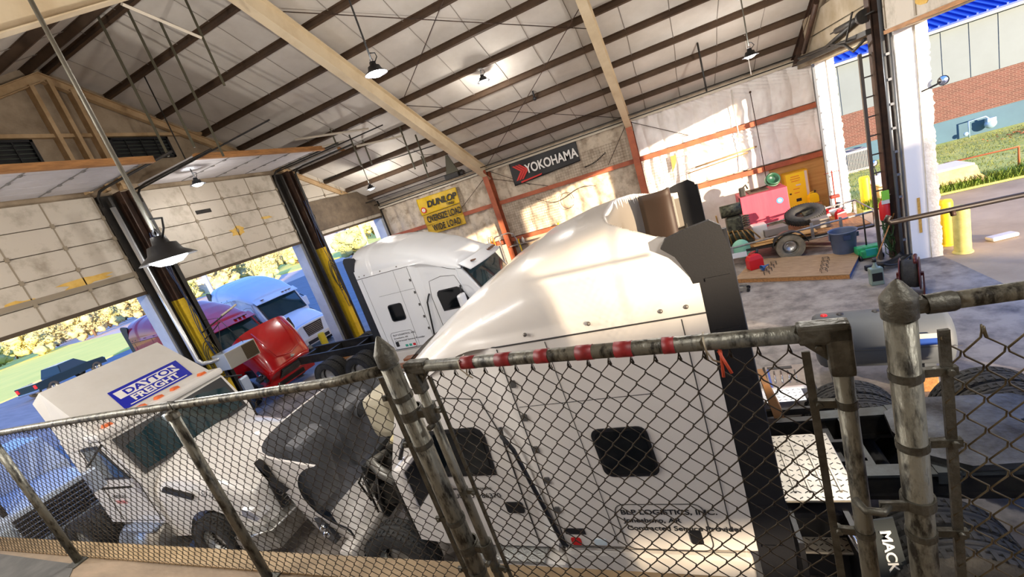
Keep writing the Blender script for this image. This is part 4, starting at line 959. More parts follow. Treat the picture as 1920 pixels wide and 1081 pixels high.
# opener unit and coil near the far eave
t = thing('door_opener', 'black motor unit hung beneath the lower end of the left cream rafter', 'motor', (-8.1, 16.6, 5.35))
b = MB(); b.rbox(-.35, .3, -.15, .15, -.1, .12, .03); b.cyl((.3, 0, 0), (.5, 0, 0), .1, 12); b.build('housing', dark, t)
b = MB(); b.prism([(-.3, .1), (.3, .1), (.05, .85), (-.05, .85)], 'y', -.02, .02); b.build('bracket', oliv, t)
b = MB(); b.tube([(.25, .1, 0), (.4, .15, -.15), (.55, .1, -.05), (.5, 0, .1)], .012, 5); b.build('cable', dark, t)
t = thing('security_camera', 'small black camera fixed under a purlin near the roof middle', 'camera', (-3.6, 15.2, 6.75))
b = MB(); b.ball((0, 0, 0), .07, 8); b.build('dome', black, t); b = MB(); b.cyl((0, 0, .05), (0, 0, .25), .03, 8); b.build('mount', black, t)
# ------------------------------------------------------------------ banners
def sag(x0, x1, z0a, z0b, z1a, z1b, y, seed, name, m, par=None, nu=40, nv=16, amp=.03):
    # z0a,z0b bottom-left/right ; z1a,z1b top-left/right
    def f(u, v):
        x = x0+(x1-x0)*u; zb = z0a+(z0b-z0a)*u; zt = z1a+(z1b-z1a)*u
        return (x+.02*v, y-amp*abs(noise.noise(Vector((u*4, v*2+u, seed))))-.015*math.sin(u*14+v*3), zb+(zt-zb)*v)
    b = MB(); b.grid(f, nu, nv); o = b.build(name, m, par)
    so_ = o.modifiers.new('thick', 'SOLIDIFY'); so_.thickness = .004
    return o
Bn = thing('tyre_banner', 'black YOKOHAMA banner with red chevrons hung high on the far wall', 'banner', (0, YF-.3, 0))
sag(-6.25, -3.22, 4.13, 4.3, 5.16, 5.12, 0, 3, 'cloth', mat('black_vinyl', '#1B191A', .5), Bn)
text('lettering', 'YOKOHAMA', .52, mat('banner_white', '#E8E3DC', .5), frame((-5.55, -.075, 4.5), (1, 0, .0), (0, 0, 1)), Bn, .003, 0, .012, .77)
b = MB()
for k in range(3):
    x = -6.1+.13*k; b.prism([(x, 4.95), (x+.09, 4.95), (x+.42, 4.66), (x+.09, 4.32), (x, 4.32), (x+.3, 4.66)], 'y', -.07, -.066)
b.build('chevrons', mat('banner_red', '#C9281F', .5), Bn)
b = MB(); b.prism([(-5.9, 4.25), (-4.9, 4.32), (-4.95, 4.26), (-5.9, 4.18)], 'y', -.07, -.066); b.build('red_streak', mat('banner_red', '#C9281F'), Bn)
Bd = thing('tyre_banner', 'yellow DUNLOP tires banner above the oversize load signs', 'banner', (0, YF-.3, 0))
by = mat('yellow_vinyl', '#E0B806', .5, col2='#C79E08', scale=2)
sag(-11.25, -9.05, 4.15, 4.2, 4.95, 4.93, 0, 5, 'cloth', by, Bd)
text('lettering', 'DUNLOP', .4, txtk, frame((-10.75, -.075, 4.45), (1, 0, .0), (0, 0, 1)), Bd, .003, .25, .012, 1.0)
text('lettering', 'TIRES', .16, txtk, frame((-9.75, -.075, 4.27), (1, 0, 0), (0, 0, 1)), Bd, .003, .25, .004, 1.1)
b = MB(); b.cyl((-11.0, -.07, 4.38), (-11.0, -.066, 4.38), .14, 20); b.build('emblem', mat('banner_red', '#C9281F'), Bd)
b = MB(); b.cyl((-11.0, -.078, 4.38), (-11.0, -.07, 4.38), .09, 20); b.build('emblem_disc', mat('banner_white', '#E8E3DC'), Bd)
text('lettering', 'D', .13, txtk, frame((-11.04, -.082, 4.33), (1, 0, 0), (0, 0, 1)), Bd, .001, .2)
by2 = mat('dull_yellow_vinyl', '#C79E1C', .6, col2='#AF8A18', scale=2)
for nm, z0, z1, s_, lab in (('load_sign', 3.66, 4.16, 'OVERSIZE LOAD', 'dull yellow OVERSIZE LOAD sign under the tyre banner'), ('load_sign', 3.2, 3.66, 'WIDE LOAD', 'dull yellow WIDE LOAD sign, the lowest one')):
    t = thing(nm, lab, 'sign', (0, YF-.3, 0)); sag(-11.2, -9.1, z0-.03, z0, z1-.02, z1, 0, 7+z0, 'cloth', by2, t)
    text('lettering', s_, .42, txtk, frame((-11.0 if 'OVER' in s_ else -10.85, -.075, z0+.1), (1, 0, 0), (0, 0, 1)), t, .003, 0, .008, .62 if 'OVER' in s_ else .6, space=1.0 if 'OVER' in s_ else 1.15)
# ------------------------------------------------------------------ heater box and arm lamp at the near post
t = thing('heater_box', 'bright metal louvred heater box hung beside the near bay post', 'heater', (XL+.95, 8.1, 2.25), 0)
b = MB(); b.rbox(-.28, .28, -.5, .5, -.25, .25, .015); b.build('housing', mat('bright_sheet', '#CFCBBF', .35, .7), t)
b = MB()
for k in range(9): b.box(.275, .3, .05, .46, -.2+.048*k, -.185+.048*k)
b.box(.27, .282, .04, .47, -.22, .22); b.build('louvre', mat('louvre_dark', '#5A4E3B', .5, .4), t)
b = MB()
for y in (-.35, .35): b.tube([(0, y, .25), (0, 0, 1.2), (-.6, -.05, 1.25)], .008, 4)
b.build('hanger_wire', galvd, t)
t = thing('swing_arm', 'thin black swing arm reaching right from the near bay post', 'arm', (XL+.55, 7.75, 3.3))
b = MB(); b.tube([(0, 0, -.1), (.25, .3, .05), (.35, .85, .22)], .022, 6); b.tube([(0, 0, -.3), (.2, .3, -.1), (.25, .45, .0)], .015, 5); b.build('arm', dark, t)
MB().tube([(.3, .55, .16), (.36, .9, .25), (.38, 1.05, .3)], .03, 8).build('tube_lamp', pale, t)
# ------------------------------------------------------------------ shop floor
t = thing('wooden_platform', 'low plywood platform on lumber edges lying on the shop floor', 'platform', (2.48, 12.52, 0), -.463)
b = MB(); b.box(-1.25, 1.25, -.77, .77, .1, .12); b.build('top', wood, t)
b = MB(); b.box(-1.24, 1.24, -.76, -.72, 0, .1); b.box(-1.24, 1.24, .72, .76, 0, .1); b.box(-1.24, -1.2, -.72, .72, 0, .1); b.build('edge_boards', wood2, t)
b = MB(); b.box(1.2, 1.24, -.72, .72, 0, .1); b.build('blue_end', mat('blue_edge', '#4A5E86', .6), t)
br = thing('wire_bracket', 'small black wire bracket standing on the wooden platform', 'bracket', (1.72, 12.05, .12), 0, 'wire brackets on the platform')
b = MB(); b.tube([(-.06, -.05, 0), (-.06, -.05, .08), (.06, -.05, .08), (.06, -.05, 0)], .006, 5); b.tube([(-.06, .05, 0), (-.06, .05, .08), (.06, .05, .08), (.06, .05, 0)], .006, 5); b.tube([(-.06, -.05, .08), (-.06, .05, .08)], .006, 5); b.tube([(.06, -.05, .08), (.06, .05, .08)], .006, 5); b.build('frame', black, br)
spots = [(1.77+.1*k, 12.3+.22*k) for k in range(4)]+[(2.88+.09*k, 11.72+.26*k) for k in range(4)]
for k, (x, y) in enumerate(spots):
    lab = 'black wire bracket on the platform, %s of the four in the %s row' % (('nearest', 'second', 'third', 'farthest')[k % 4], 'left' if k < 4 else 'right')
    if k == 0: br.location = (x, y, .12); br['label'] = lab
    else: dup(br, (x, y, .12), lab)
def jerry(name, x, y, z, label, m, s=1., rz=0, cat='fuel can'):
    t = thing(name, label, cat, (x, y, z), rz)
    b = MB(); b.loft([[(-.15*s*k, -.09*s*k, h), (.15*s*k, -.09*s*k, h), (.15*s*k, .09*s*k, h), (-.15*s*k, .09*s*k, h)] for h, k in ((0, .92), (.02, 1), (.22*s, 1), (.30*s, .8), (.34*s, .45))], smooth=False); b.build('body', m, t)
    b = MB(); b.tube([(-.1*s, 0, .27*s), (-.08*s, 0, .37*s), (.05*s, 0, .39*s), (.1*s, 0, .3*s)], .014, 6); b.build('handle', m, t)
    b = MB(); b.cyl((.06*s, 0, .3*s), (.1*s, 0, .42*s), .03*s, 10); b.build('cap', black, t); return t
jerry('fuel_can', 1.62, 12.95, .12, 'red plastic fuel can at the left end of the platform', redp, 1.25, .3)
t = thing('funnel', 'small blue-grey funnel lying beside the red fuel can', 'funnel', (1.72, 12.62, .2), .5); b = MB(); b.lathe([(.08, 0), (.085, .01), (.02, .12), (.012, .22), (.01, .22), (.016, .12), (.075, 0)], 16, T=RY(1.4)); b.build('cone', bluep, t)
# trash can
t = thing('trash_can', 'large blue-grey round trash can at the corner of the platform', 'trash can', (3.68, 12.9, 0))
b = MB(); b.lathe([(.001, .02), (.23, .0), (.235, .02), (.29, .66), (.31, .67), (.315, .7), (.295, .7), (.28, .66), (.225, .03), (.001, .04)], 32); b.build('barrel', mat('bin_plastic', '#54617C', .5, col2='#48556F', scale=2), t)
for s in (-1, 1): MB().rbox(s*.28-.02, s*.28+.03*s+.02, -.05, .05, .48, .6, .01).build('handle', mat('bin_plastic', '#54617C'), t)
MB().rbox(-.08, .08, -.31, -.27, .5, .62, .01).build('front_grip', mat('bin_grip', '#2E3C5C', .5), t)
# green floor jack
t = thing('floor_jack', 'green floor jack with upright black handle beside the trash can', 'jack', (4.02, 12.45, 0)); t.scale = (1.25, 1.1, 1.3)
b = MB(); b.rbox(-.16, .16, -.2, .22, .05, .2, .03); b.rbox(-.2, .2, -.1, .12, .1, .24, .03); b.build('body', green, t)
b = MB(); b.rbox(-.09, .09, -.205, -.15, .09, .22, .01); b.build('front_plate', mat('teal_plate', '#1D8C86', .5), t)
b = MB(); b.cyl((0, .05, .2), (.02, .12, .85), .014, 8); b.build('handle', dark, t)
for s in (-1, 1): MB().cyl((s*.15, -.15, .05), (s*.19, -.15, .05), .05, 12).build('caster', black, t)
# low silver jack at left
t = thing('trolley_jack', 'low silver trolley jack lying left of the platform', 'jack', (1.0, 11.75, 0), -.2)
b = MB(); b.box(-.32, .2, -.12, -.1, .03, .13); b.box(-.32, .2, .1, .12, .03, .13); b.box(-.3, .1, -.1, .1, .04, .06); b.prism([(-.3, .1), (.1, .06), (.1, .1), (-.26, .16)], 'y', -.04, .04); b.build('frame', alum, t)
for s in (-1, 1): MB().cyl((.22, s*.1-.02, .05), (.22, s*.1+.02, .05), .05, 12).build('wheel', black, t)
# tool trailer
TRL = thing('tool_trailer', 'small open tool trailer with pipe rails and engine parked before the pink tank', 'trailer', (2.7, 14.4, 0), -.06)
zt = .56; stl = mat('trailer_steel', '#A5A8AC', .45, .5, col2='#6B5A4C', scale=4)
b = MB()
for y in (-.75, .75): b.box(-1.5, 1.9, y-.03, y+.03, .42, .5)
for x in (-1.5, -.6, .4, 1.2, 1.86): b.box(x-.03, x+.03, -.75, .75, .42, .5)
b.build('chassis', CH, TRL)
MB().box(-1.45, 1.85, -.72, .72, .5, .53).build('deck', wood2, TRL)
b = MB()
for y in (-.8, .8):
    b.tube([(-1.5, y, .62), (1.95, y, .86)], .028, 6); b.tube([(.3, y, .42), (1.95, y, .5)], .026, 6)
    for x in (.55, 1.2, 1.93): b.box(x-.035, x+.035, y-.02, y+.02, .44, .88)
    b.box(-1.5, -1.43, y-.02, y+.02, .3, .66)
b.tube([(1.95, -.8, .86), (1.95, .8, .86)], .02, 6); b.build('pipe_rails', stl, TRL)
wheel(TRL, TR(-.02, -.86, .35), .35, .2, m=mat('dusty_tyre', '#8F8672', .85, col2='#6E6656', scale=5), name='tyre')
wheel(TRL, TR(-.02, .86, .35), .35, .2, m=mat('dusty_tyre', '#8F8672'), name='tyre', face=-1)
b = MB(); b.grid(lambda u, v: (-.02+.44*math.cos(PI*(.05+.9*u)), -1.0+.28*v, .36+.44*math.sin(PI*(.05+.9*u))), 16, 1); fd = b.build('fender', mat('fender_black', '#2A2724', .5, .3), TRL); s_ = fd.modifiers.new('t', 'SOLIDIFY'); s_.thickness = .012
b = MB(); b.box(-1.5, -1.1, -.84, -.8, .3, .45); b.build('number_plate', mat('plate_white', '#D5D8DC', .5), TRL)
b = MB(); b.tube([(-1.5, -.6, .45), (-2.1, 0, .4), (-1.5, .6, .45)], .03, 6); b.build('drawbar', CH, TRL)
# engine-driven compressor on the trailer
t = thing('engine_compressor', 'greasy engine compressor with pale green pulley on the trailer front', 'compressor', (1.5, 14.25, .53)); t.scale = (1.25, 1.25, 1.45)
b = MB(); b.rbox(-.3, .3, -.2, .3, .0, .3, .04); b.rbox(-.22, .12, -.15, .2, .3, .62, .04); b.cyl((-.3, .0, .75), (.15, .0, .75), .13, 14)
for k in range(5): b.lathe([(.05, -.008), (.1, -.008), (.1, .008), (.05, .008)], 16, T=TR(.2, .1, .35+.05*k))
b.build('engine', mat('oily_olive', '#5B5A46', .5, .4, col2='#26241C', scale=9, contrast=(.4, .6), bump=.5), t)
b = MB(); b.lathe([(.001, -.03), (.19, -.03), (.2, 0), (.19, .03), (.001, .03)], 24, T=TR(-.05, -.42, .0) @ RX(PI/2)); b.build('pulley', mat('pale_green', '#7FB598', .4), t)
b = MB()
for k in range(6): b.tube([(-.3+.1*k, -.1, .3), (-.25+.1*k, -.3, .4-.02*k), (-.2+.12*k, -.25, .1)], .018, 5)
b.tube([(-.35, .1, .0), (-.4, .1, .7)], .02, 5); b.build('pipes', mat('brass_pipe', '#8C6B3A', .4, .5), t)
MB().rbox(.3, .62, .0, .3, .0, .3, .03).build('white_housing', white2, t)
t = thing('spare_tyre', 'black tyre lying tilted on top of the trailer load', 'tyre', (3.35, 14.75, .86)); t.rotation_euler = (.28, -.1, 0)
b = MB(); b.lathe([(.26, -.08), (.3, -.11), (.46, -.11), (.5, -.06), (.5, .06), (.46, .11), (.3, .11), (.26, .08), (.26, -.08)], 36)
for k in range(48): b.box(.49, .51, -.01, .012, -.09, .09, RZ(2*PI*k/48))
b.build('tread', rubber, t); MB().rbox(-.2, .2, -.14, .1, -.03, .05, .02, TR(.15, 0, 0)).build('bracket', mat('oily_olive', '#5B5A46'), t)
def crate(name, label, cat, x, y, z, dx, dy, dz, m, rz=0, r=.01, rx=0):
    t = MB().rbox(-dx/2, dx/2, -dy/2, dy/2, 0, dz, r).build(name, m); t.location = (x, y, z); t.rotation_euler = (rx, 0, rz); return tag(t, label, cat)
crate('grey_case', 'flat grey case on the middle of the trailer bed', 'case', 2.45, 14.35, .6, .62, .42, .2, mat('case_grey', '#7A726A', .6), .1)
crate('grey_box', 'taller grey box behind the tyre on the trailer', 'box', 3.55, 14.2, .55, .42, .4, .26, mat('case_grey', '#7A726A'), -.1)
crate('plywood_scrap', 'warped plywood strips laid along the near trailer rail', 'plywood', 2.6, 13.85, .57, 1.5, .35, .03, ply, -.08)
crate('plywood_scrap', 'second plywood strip poking out toward the trailer wheel', 'plywood', 2.4, 13.7, .54, 1.3, .2, .025, ply, .06)
crate('white_box', 'white box beside the trailer engine', 'box', 1.98, 14.6, .55, .25, .25, .28, white2, .1)
jerry('fuel_can', 4.25, 15.5, .0, 'larger red fuel can standing behind the trailer end', redp, 1.9, .2)
jerry('fuel_can', 4.15, 14.5, .55, 'small red fuel can on the right end of the trailer', redp, .8, .2)
jerry('yellow_jug', 4.35, 17.75, .45, 'round yellow jug by the foot of the safety cabinet', mat('jug_yellow', '#F0CE12', .4), 1.0, .2, 'jug')
crate('wooden_crate', 'low wooden crate under the yellow jug', 'crate', 4.32, 17.75, 0, .45, .4, .45, wood2)
b = MB(); b.lathe([(.001, .0), (.14, .0), (.2, .16), (.21, .16), (.15, -.01), (.001, -.015)], 24); tag(b.build('steel_bowl', white2), 'dirty white bowl at the right rear corner of the trailer', 'bowl').location = (4.2, 14.9, .58)
t = thing('jack_stand', 'tall red screw jack stand with crossbar before the far pier', 'jack stand', (4.42, 15.75, .0))
b = MB(); b.cyl((0, 0, 0), (0, 0, 1.75), .018, 8); b.cyl((-.2, 0, 1.7), (.2, 0, 1.7), .01, 6); b.build('shaft', mat('rust_red', '#8E2F22', .6), t)
b = MB(); b.rbox(-.12, .12, -.08, .08, .9, 1.0, .03); b.lathe([(.22, 0), (.2, .03), (.03, .08)], 16); b.build('collar', mat('rust_red', '#8E2F22'), t)
# pink tank, cabinet and things on them
t = thing('steel_tank', 'faded red steel tank box with round blue sticker by the far wall', 'tank', (2.68, 16.9, 0))
MB().rbox(-.72, .68, -.5, .6, .12, 1.5, .02).build('tank_body', pink, t)
b = MB(); b.box(-.7, .66, -.48, -.4, 0, .12); b.box(-.7, .66, .5, .58, 0, .12); b.build('skids', steelb, t)
b = MB(); b.cyl((.42, -.5, 1.1), (.42, -.506, 1.1), .1, 20); b.build('sticker', mat('sticker_blue', '#3F86C4', .5), t)
b = MB(); b.cyl((.42, -.506, 1.1), (.42, -.509, 1.1), .06, 20); b.build('sticker_centre', white2, t)
b = MB(); b.tube([(-.73, -.45, 1.5), (-.76, -.5, .9), (-.7, -.6, .3)], .022, 6); b.rbox(-.68, -.5, -.4, -.2, 1.5, 1.8, .04); b.tube([(-.6, -.3, 1.75), (-.45, -.25, 1.85), (-.4, -.2, 1.7)], .025, 6); b.build('pump_and_hose', dark, t)
b = MB(); b.box(-.4, .2, -.3, .4, 1.5, 1.54); b.tube([(-.3, 0, 1.56), (.5, .1, 1.6)], .025, 6); b.build('top_clutter', steelb, t)
t = thing('hose_drum', 'dark green round drum resting on the faded red tank', 'drum', (3.05, 16.75, 1.78)); t.rotation_euler = (1.0, .2, .1)
b = MB(); b.lathe([(.001, -.1), (.2, -.1), (.22, -.08), (.22, .08), (.2, .1), (.16, .1), (.15, .0), (.001, .0)], 28); b.build('drum', mat('dark_green', '#1F4A34', .35), t)
b = MB(); b.lathe([(.221, -.07), (.228, -.06), (.228, .0), (.221, .02)], 28); b.build('rim', mat('pale_green', '#7FB598'), t)
t = thing('safety_cabinet', 'yellow steel safety cabinet against the plywood wall', 'cabinet', (4.02, 18.25, 0))
cy = mat('cabinet_yellow', '#F2D21C', .4); MB().rbox(-.38, .36, -.2, .2, .05, 1.62, .015).build('body', mat('cabinet_side', '#D9A414', .5), t)
d_ = MB().rbox(-.33, .25, -.215, -.2, .1, 1.58, .005).build('door', cy, t); MB().rbox(.25, .33, -.215, -.2, .1, 1.58, .005).build('white_edge', white2, t)
b = MB()
for z, w_ in ((1.45, .26), (1.37, .3), (1.29, .26), (1.0, .2), (.86, .16)): b.box(-.1-w_/2+.05, -.1+w_/2+.05, -.219, -.214, z, z+.03)
b.build('lettering_lines', mat('orange_lettering', '#D9852A', .6), d_); MB().box(-.1, .06, -.221, -.214, .55, .66).build('label_plate', txtk, d_); MB().box(-.05, .1, -.221, -.214, 1.12, 1.17).build('label_plate', white2, d_)
MB().rbox(-.28, -.22, -.24, -.21, .85, .9, .01).build('handle', black, d_)
t = thing('extension_ladder', 'white extension ladder leaning on the far wall behind the truck', 'ladder', (.55, 18.05, 0)); t.rotation_euler = (-.07, .04, 0)
b = MB()
for x in (-.2, .2): b.rbox(x-.02, x+.02, -.03, .03, 0, 3.5, .006)
b.build('rails', mat('ladder_white', '#E9E6E0', .4, .2), t)
b = MB()
for k in range(11): b.cyl((-.2, 0, .3+.3*k), (.2, 0, .3+.3*k), .015, 8)
b.build('rungs', mat('ladder_white', '#E9E6E0'), t)
member('wall_pole', 'long wooden pole hung level on the white quilted wall', 'pole', [(.9, 18.1, 2.75), (3.0, 18.2, 2.85)], .035, wood)
member('wall_pole', 'second thinner pole just below the first on the quilted wall', 'pole', [(.6, 18.15, 2.6), (2.7, 18.22, 2.72)], .02, wood2)
t = thing('yellow_triangle', 'yellow plywood bracket fixed by the red column top girt', 'bracket', (.1, 18.35, 3.1)); MB().prism([(0, -.3), (.03, .3), (.25, .3), (.18, 0)], 'y', -.02, .02).build('panel', mat('amber_ply', '#B98A4A', .6), t)
# back bench clutter seen between the trucks
crate('workbench_shelf', 'long grey wall shelf above the bench between the trucks', 'shelf', -5.2, 18.25, 1.62, 4.2, .4, .04, mat('shelf_grey', '#8B8078', .6))
crate('workbench', 'long low workbench along the far wall', 'bench', -5.2, 17.95, 0, 3.4, .6, .92, mat('bench_brown', '#6F5744', .7))
crate('yellow_box', 'yellow tool box on the bench', 'box', -5.9, 17.85, .93, .42, .3, .25, yel)
crate('red_toolbox', 'red tool box left on the bench', 'box', -6.6, 17.85, .93, .45, .3, .24, redp)
crate('pink_case', 'dusty pink case on the bench right of the yellow box', 'case', -5.2, 17.9, .93, .5, .3, .28, mat('dusty_pink', '#C9705E', .6))
crate('leaning_sheet', 'grey metal sheet leaning by the left column', 'panel', -7.75, 18.1, .6, .62, .05, 1.2, mat('panel_grey', '#A59C92', .6), 0)
for k, x in enumerate((-6.6, -5.0, -4.3, -3.8)):
    b = MB(); b.lathe([(.001, 0), (.06, 0), (.06, .2), (.02, .24), (.02, .28), (.001, .28)], 14)
    tag(b.build('spray_can', [white2, mat('can_blue', '#3F6E9A', .4), yel, redp][k]), ('white', 'blue', 'yellow', 'red')[k]+' spray can on the long wall shelf', 'can').location = (x, 18.15, 1.66)
t = thing('cable_coil', 'orange extension cord coil hanging left of the red column', 'cord', (-8.1, 18.25, 2.0))
b = MB()
for q in range(5): b.tube([(.1*math.cos(a*PI/8)*(1+.1*q), -.02*q, .3*math.sin(a*PI/8)-.1*q) for a in range(17)], .014, 5, False)
b.build('cord', mat('orange_cord', '#D97A1E', .5), t)
t = thing('pipe_arch', 'bent grey pipe arch standing before the left red column', 'pipe', (-7.3, 17.9, 0))
MB().tube([(-.3, 0, 0), (-.3, 0, 2.1), (-.15, 0, 2.28), (.2, 0, 2.3), (.42, 0, 2.2), (.5, 0, 1.9), (.5, 0, 0)], .03, 8).build('pipe', stl, t)
member('yellow_pole', 'yellow upright pole standing at the bench', 'pole', [(-4.8, 18.1, .9), (-4.85, 18.2, 2.1)], .04, yel)
member('yellow_pole', 'second yellow pole beside the pipe arch', 'pole', [(-6.75, 18.0, 0), (-6.8, 18.1, 1.9)], .035, yel)
t = thing('hanging_cord', 'looped thin cord hanging over the old wall insulation', 'cord', (-3.9, 18.3, 0))
b = MB(); b.tube([(-1.6+.2*k, 0, 3.35-.03*k-.25*math.sin(k*.42)) for k in range(14)], .012, 4); b.tube([(-.3+.3*math.cos(k*.5), .02, 2.9+.35*math.sin(k*.5)) for k in range(12)], .01, 4); b.build('cord', steelb, t)
t = thing('chain_string', 'dark chain hanging slantwise right of the black banner', 'chain', (-3.1, 18.3, 4.0)); b = MB()
for k in range(16): b.ball((.06*k, 0, .02*k-.07*math.sin(k*.2)), .03, 4)
b.build('links', dark, t)
# grey fuel tank on legs
t = thing('fuel_tank', 'long grey horizontal fuel tank on legs behind the gate post', 'tank', (2.28, 7.1, 0), -.17)
b = MB(); prof = [(.001, -.78), (.3, -.77), (.38, -.74), (.42, -.68), (.42, .68), (.38, .75), (.28, .79), (.001, .80)]
b.lathe(prof, 40, T=TR(0, 0, .72) @ RY(PI/2)); b.build('shell', greytank, t)
b = MB()
for x in (-.55, .5): b.box(x-.06, x+.06, -.3, .3, 0, .42)
b.build('saddle', greytank, t)
b = MB(); b.tube([(-.78, -.423, .74), (.8, -.424, .74)], .004, 4); b.build('seam', groove, t)
for k, x in enumerate((-.6, -.4, .02)): MB().lathe([(.001, .02), (.04, .02), (.05, 0)], 12, T=TR(x, .0, 1.135)).build('filler_cap', [redp, black, black][k], t)
MB().rbox(.16, .3, -.06, .06, 1.12, 1.2, .02, TR(0, 0, 0)).build('yellow_cap', yel, t)
b = MB(); b.box(.36, .58, -.436, -.43, .78, .88); lb = b.build('label', mat('label_blue', '#2A4FA3', .5), t); MB().box(.36, .58, -.438, -.432, .88, .95).build('label_top', white2, lb)
MB().rbox(.36, .56, -.36, -.2, .0, .3, .01).build('wood_block', wood2, t)
# open tool case
t = thing('tool_case', 'open black and grey moulded tool case on the floor', 'tool case', (1.08, 7.2, 0), -.08)
b = MB(); b.rbox(-.34, .34, -.46, .46, 0, .1, .03); b.build('shell', black, t)
b = MB(); b.rbox(-.3, .3, -.42, .42, .09, .12, .01); b.build('tray', mat('tray_grey', '#A8998C', .5, col2='#8B7D72', scale=5), t)
b = MB(); b.rbox(-.2, -.02, -.36, -.28, .118, .125, .003); b.rbox(.06, .24, -.36, -.28, .118, .125, .003); b.rbox(-.27, .1, .3, .38, .118, .13, .005); b.build('slot', black, t)
b = MB()
for k in range(4): b.cyl((-.2+.1*k, -.15, .13), (-.18+.1*k, .22, .13), .014, 8)
b.build('tool', chrome, t); MB().rbox(-.28, -.25, -.3, .3, .12, .13, .004).build('blue_strip', mat('strip_blue', '#2F53B0', .4), t)
crate('paper_sheet', 'white card sheet lying behind the far drive tyre', 'card', 1.75, 6.4, 0, .7, .4, .01, white2, .3, .002)
crate('cardboard_scrap', 'torn cardboard scrap right of the grey tank', 'cardboard', 3.55, 6.6, 0, .35, .25, .05, mat('cardboard', '#A9794C'), .5)
t = thing('red_pump', 'small dark red pump on the floor at the right edge', 'pump', (3.85, 6.7, 0)); b = MB(); b.ball((0, 0, .14), .14, 8, (1.2, 1, 1)); b.cyl((0, 0, .2), (0, 0, .42), .035, 10); b.build('body', mat('pump_red', '#7C1F1C', .5), t)
member('air_hose', 'thin dark air hose snaking over the floor past the grey tank', 'hose', [(1.6+.3*k, 6.2+.25*math.sin(k*.9), .012) for k in range(10)], .012, dark)
# hose reel, bottle, dustpan
t = thing('hose_reel', 'dark red hose reel with black hose standing by the right pier', 'reel', (3.85, 10.0, 0), 1.15)
b = MB()
for y in (-.14, .14): b.lathe([(.30, -.012), (.33, 0), (.30, .012), (.08, .012), (.08, -.012), (.30, -.012)], 32, T=TR(0, y, .42) @ RX(PI/2))
b.build('flange', mat('reel_red', '#511412', .4, .3), t)
b = MB(); b.lathe([(.1, -.12), (.27, -.12), (.28, -.06), (.27, 0), (.28, .06), (.27, .12), (.1, .12)], 32, T=TR(0, 0, .42) @ RX(PI/2)); b.build('wound_hose', rubber, t)
b = MB(); b.box(-.25, .25, -.2, -.17, 0, .04); b.box(-.25, .25, .17, .2, 0, .04); b.prism([(-.2, .03), (.2, .03), (.03, .42), (-.03, .42)], 'y', -.2, -.18); b.prism([(-.2, .03), (.2, .03), (.03, .42), (-.03, .42)], 'y', .18, .2); b.tube([(-.3, -.1, .75), (-.05, -.1, .82)], .03, 6); b.box(-.04, .04, -.2, .2, .38, .44); b.build('stand', mat('reel_red', '#6E1D1B'), t)
t = thing('bottle', 'clear square bottle with black label left of the hose reel', 'bottle', (3.55, 10.72, 0)); t.scale = (1.3, 1.3, 1.3)
b = MB(); b.rbox(-.09, .09, -.06, .06, 0, .3, .02); b.lathe([(.05, .3), (.022, .36), (.022, .42)], 14); b.build('glass', mat('bottle_glass', '#8FA39A', .1, trans=.3), t)
MB().rbox(-.07, .07, -.065, -.058, .08, .22, .004).build('label', txtk, t); MB().cyl((0, 0, .4), (0, 0, .46), .028, 12).build('cap', black, t)
t = thing('black_boot_tray', 'black plastic creeper tray lying at the foot of the track post', 'tray', (4.15, 11.55, 0), .4); b = MB(); b.grid(lambda u, v: (-.35+.7*u, -.15+.3*v, .05+.12*(2*u-1)**2+.05*(2*v-1)**2), 12, 8); o = b.build('tray', black, t); s_ = o.modifiers.new('t', 'SOLIDIFY'); s_.thickness = .03
t = thing('push_broom', 'dark broom leaning against the track post', 'broom', (4.1, 11.75, 0)); b = MB(); b.cyl((-.25, -.1, .1), (.35, .3, 1.1), .014, 8); b.build('handle', wood2, t); MB().rbox(-.45, -.1, -.2, -.1, 0, .12, .02).build('head', black, t)
t = thing('fire_extinguisher', 'red fire extinguisher with green tag on the track post', 'extinguisher', (4.25, 11.95, 1.02)); t.scale = (1.3, 1.3, 1.2)
b = MB(); b.lathe([(.001, 0), (.07, .0), (.075, .02), (.075, .32), (.04, .38), (.02, .4)], 20); b.build('cylinder', redp, t)
MB().rbox(-.05, .06, -.08, -.06, .4, .58, .01).build('tag', mat('tag_green', '#7FC23A', .5), t); b = MB(); b.cyl((0, 0, .38), (0, 0, .46), .03, 10); b.tube([(0, 0, .45), (.1, 0, .47)], .012, 6); b.build('valve', chrome, t); MB().box(-.06, .05, -.09, -.07, .33, .4).build('band', white2, t)
t = thing('green_hose_bundle', 'tangled green hose hung on the foot of the track post', 'hose', (4.3, 12.05, .5)); b = MB(); rnd = random.Random(5)
for k in range(12): b.tube([(.1*math.cos(a*.8+k)+rnd.uniform(-.03, .03), -.05+.05*math.sin(a+k), .35*math.sin(a*.52+k)+.05*k-.1) for a in range(13)], .011, 4, False)
b.build('hose', mat('hose_green', '#2E4A22', .5), t)
member('guard_bar', 'long dark pipe bar with turned end reaching in from the right', 'bar', [(2.17, 6.0, 2.84), (2.14, 6.0, 2.79), (2.17, 6.0, 2.755), (2.25, 6.0, 2.755), (4.6, 6.0, 2.755)], .03, mat('bar_black', '#231B18', .5, .3))
member('bar_knob', 'small bolt knob on the dark pipe bar', 'bolt', [(2.72, 5.99, 2.74), (2.72, 5.97, 2.69)], .025, steelb)
t = thing('pier_marker', 'narrow yellow reflector strip on the white pier near the floor', 'reflector', (4.77, 11.72, .62)); MB().rbox(-.025, .025, -.008, .0, 0, .8, .003).build('strip', mat('amber_strip', '#E6B45A', .5, col2='#C98F30', scale=30), t)
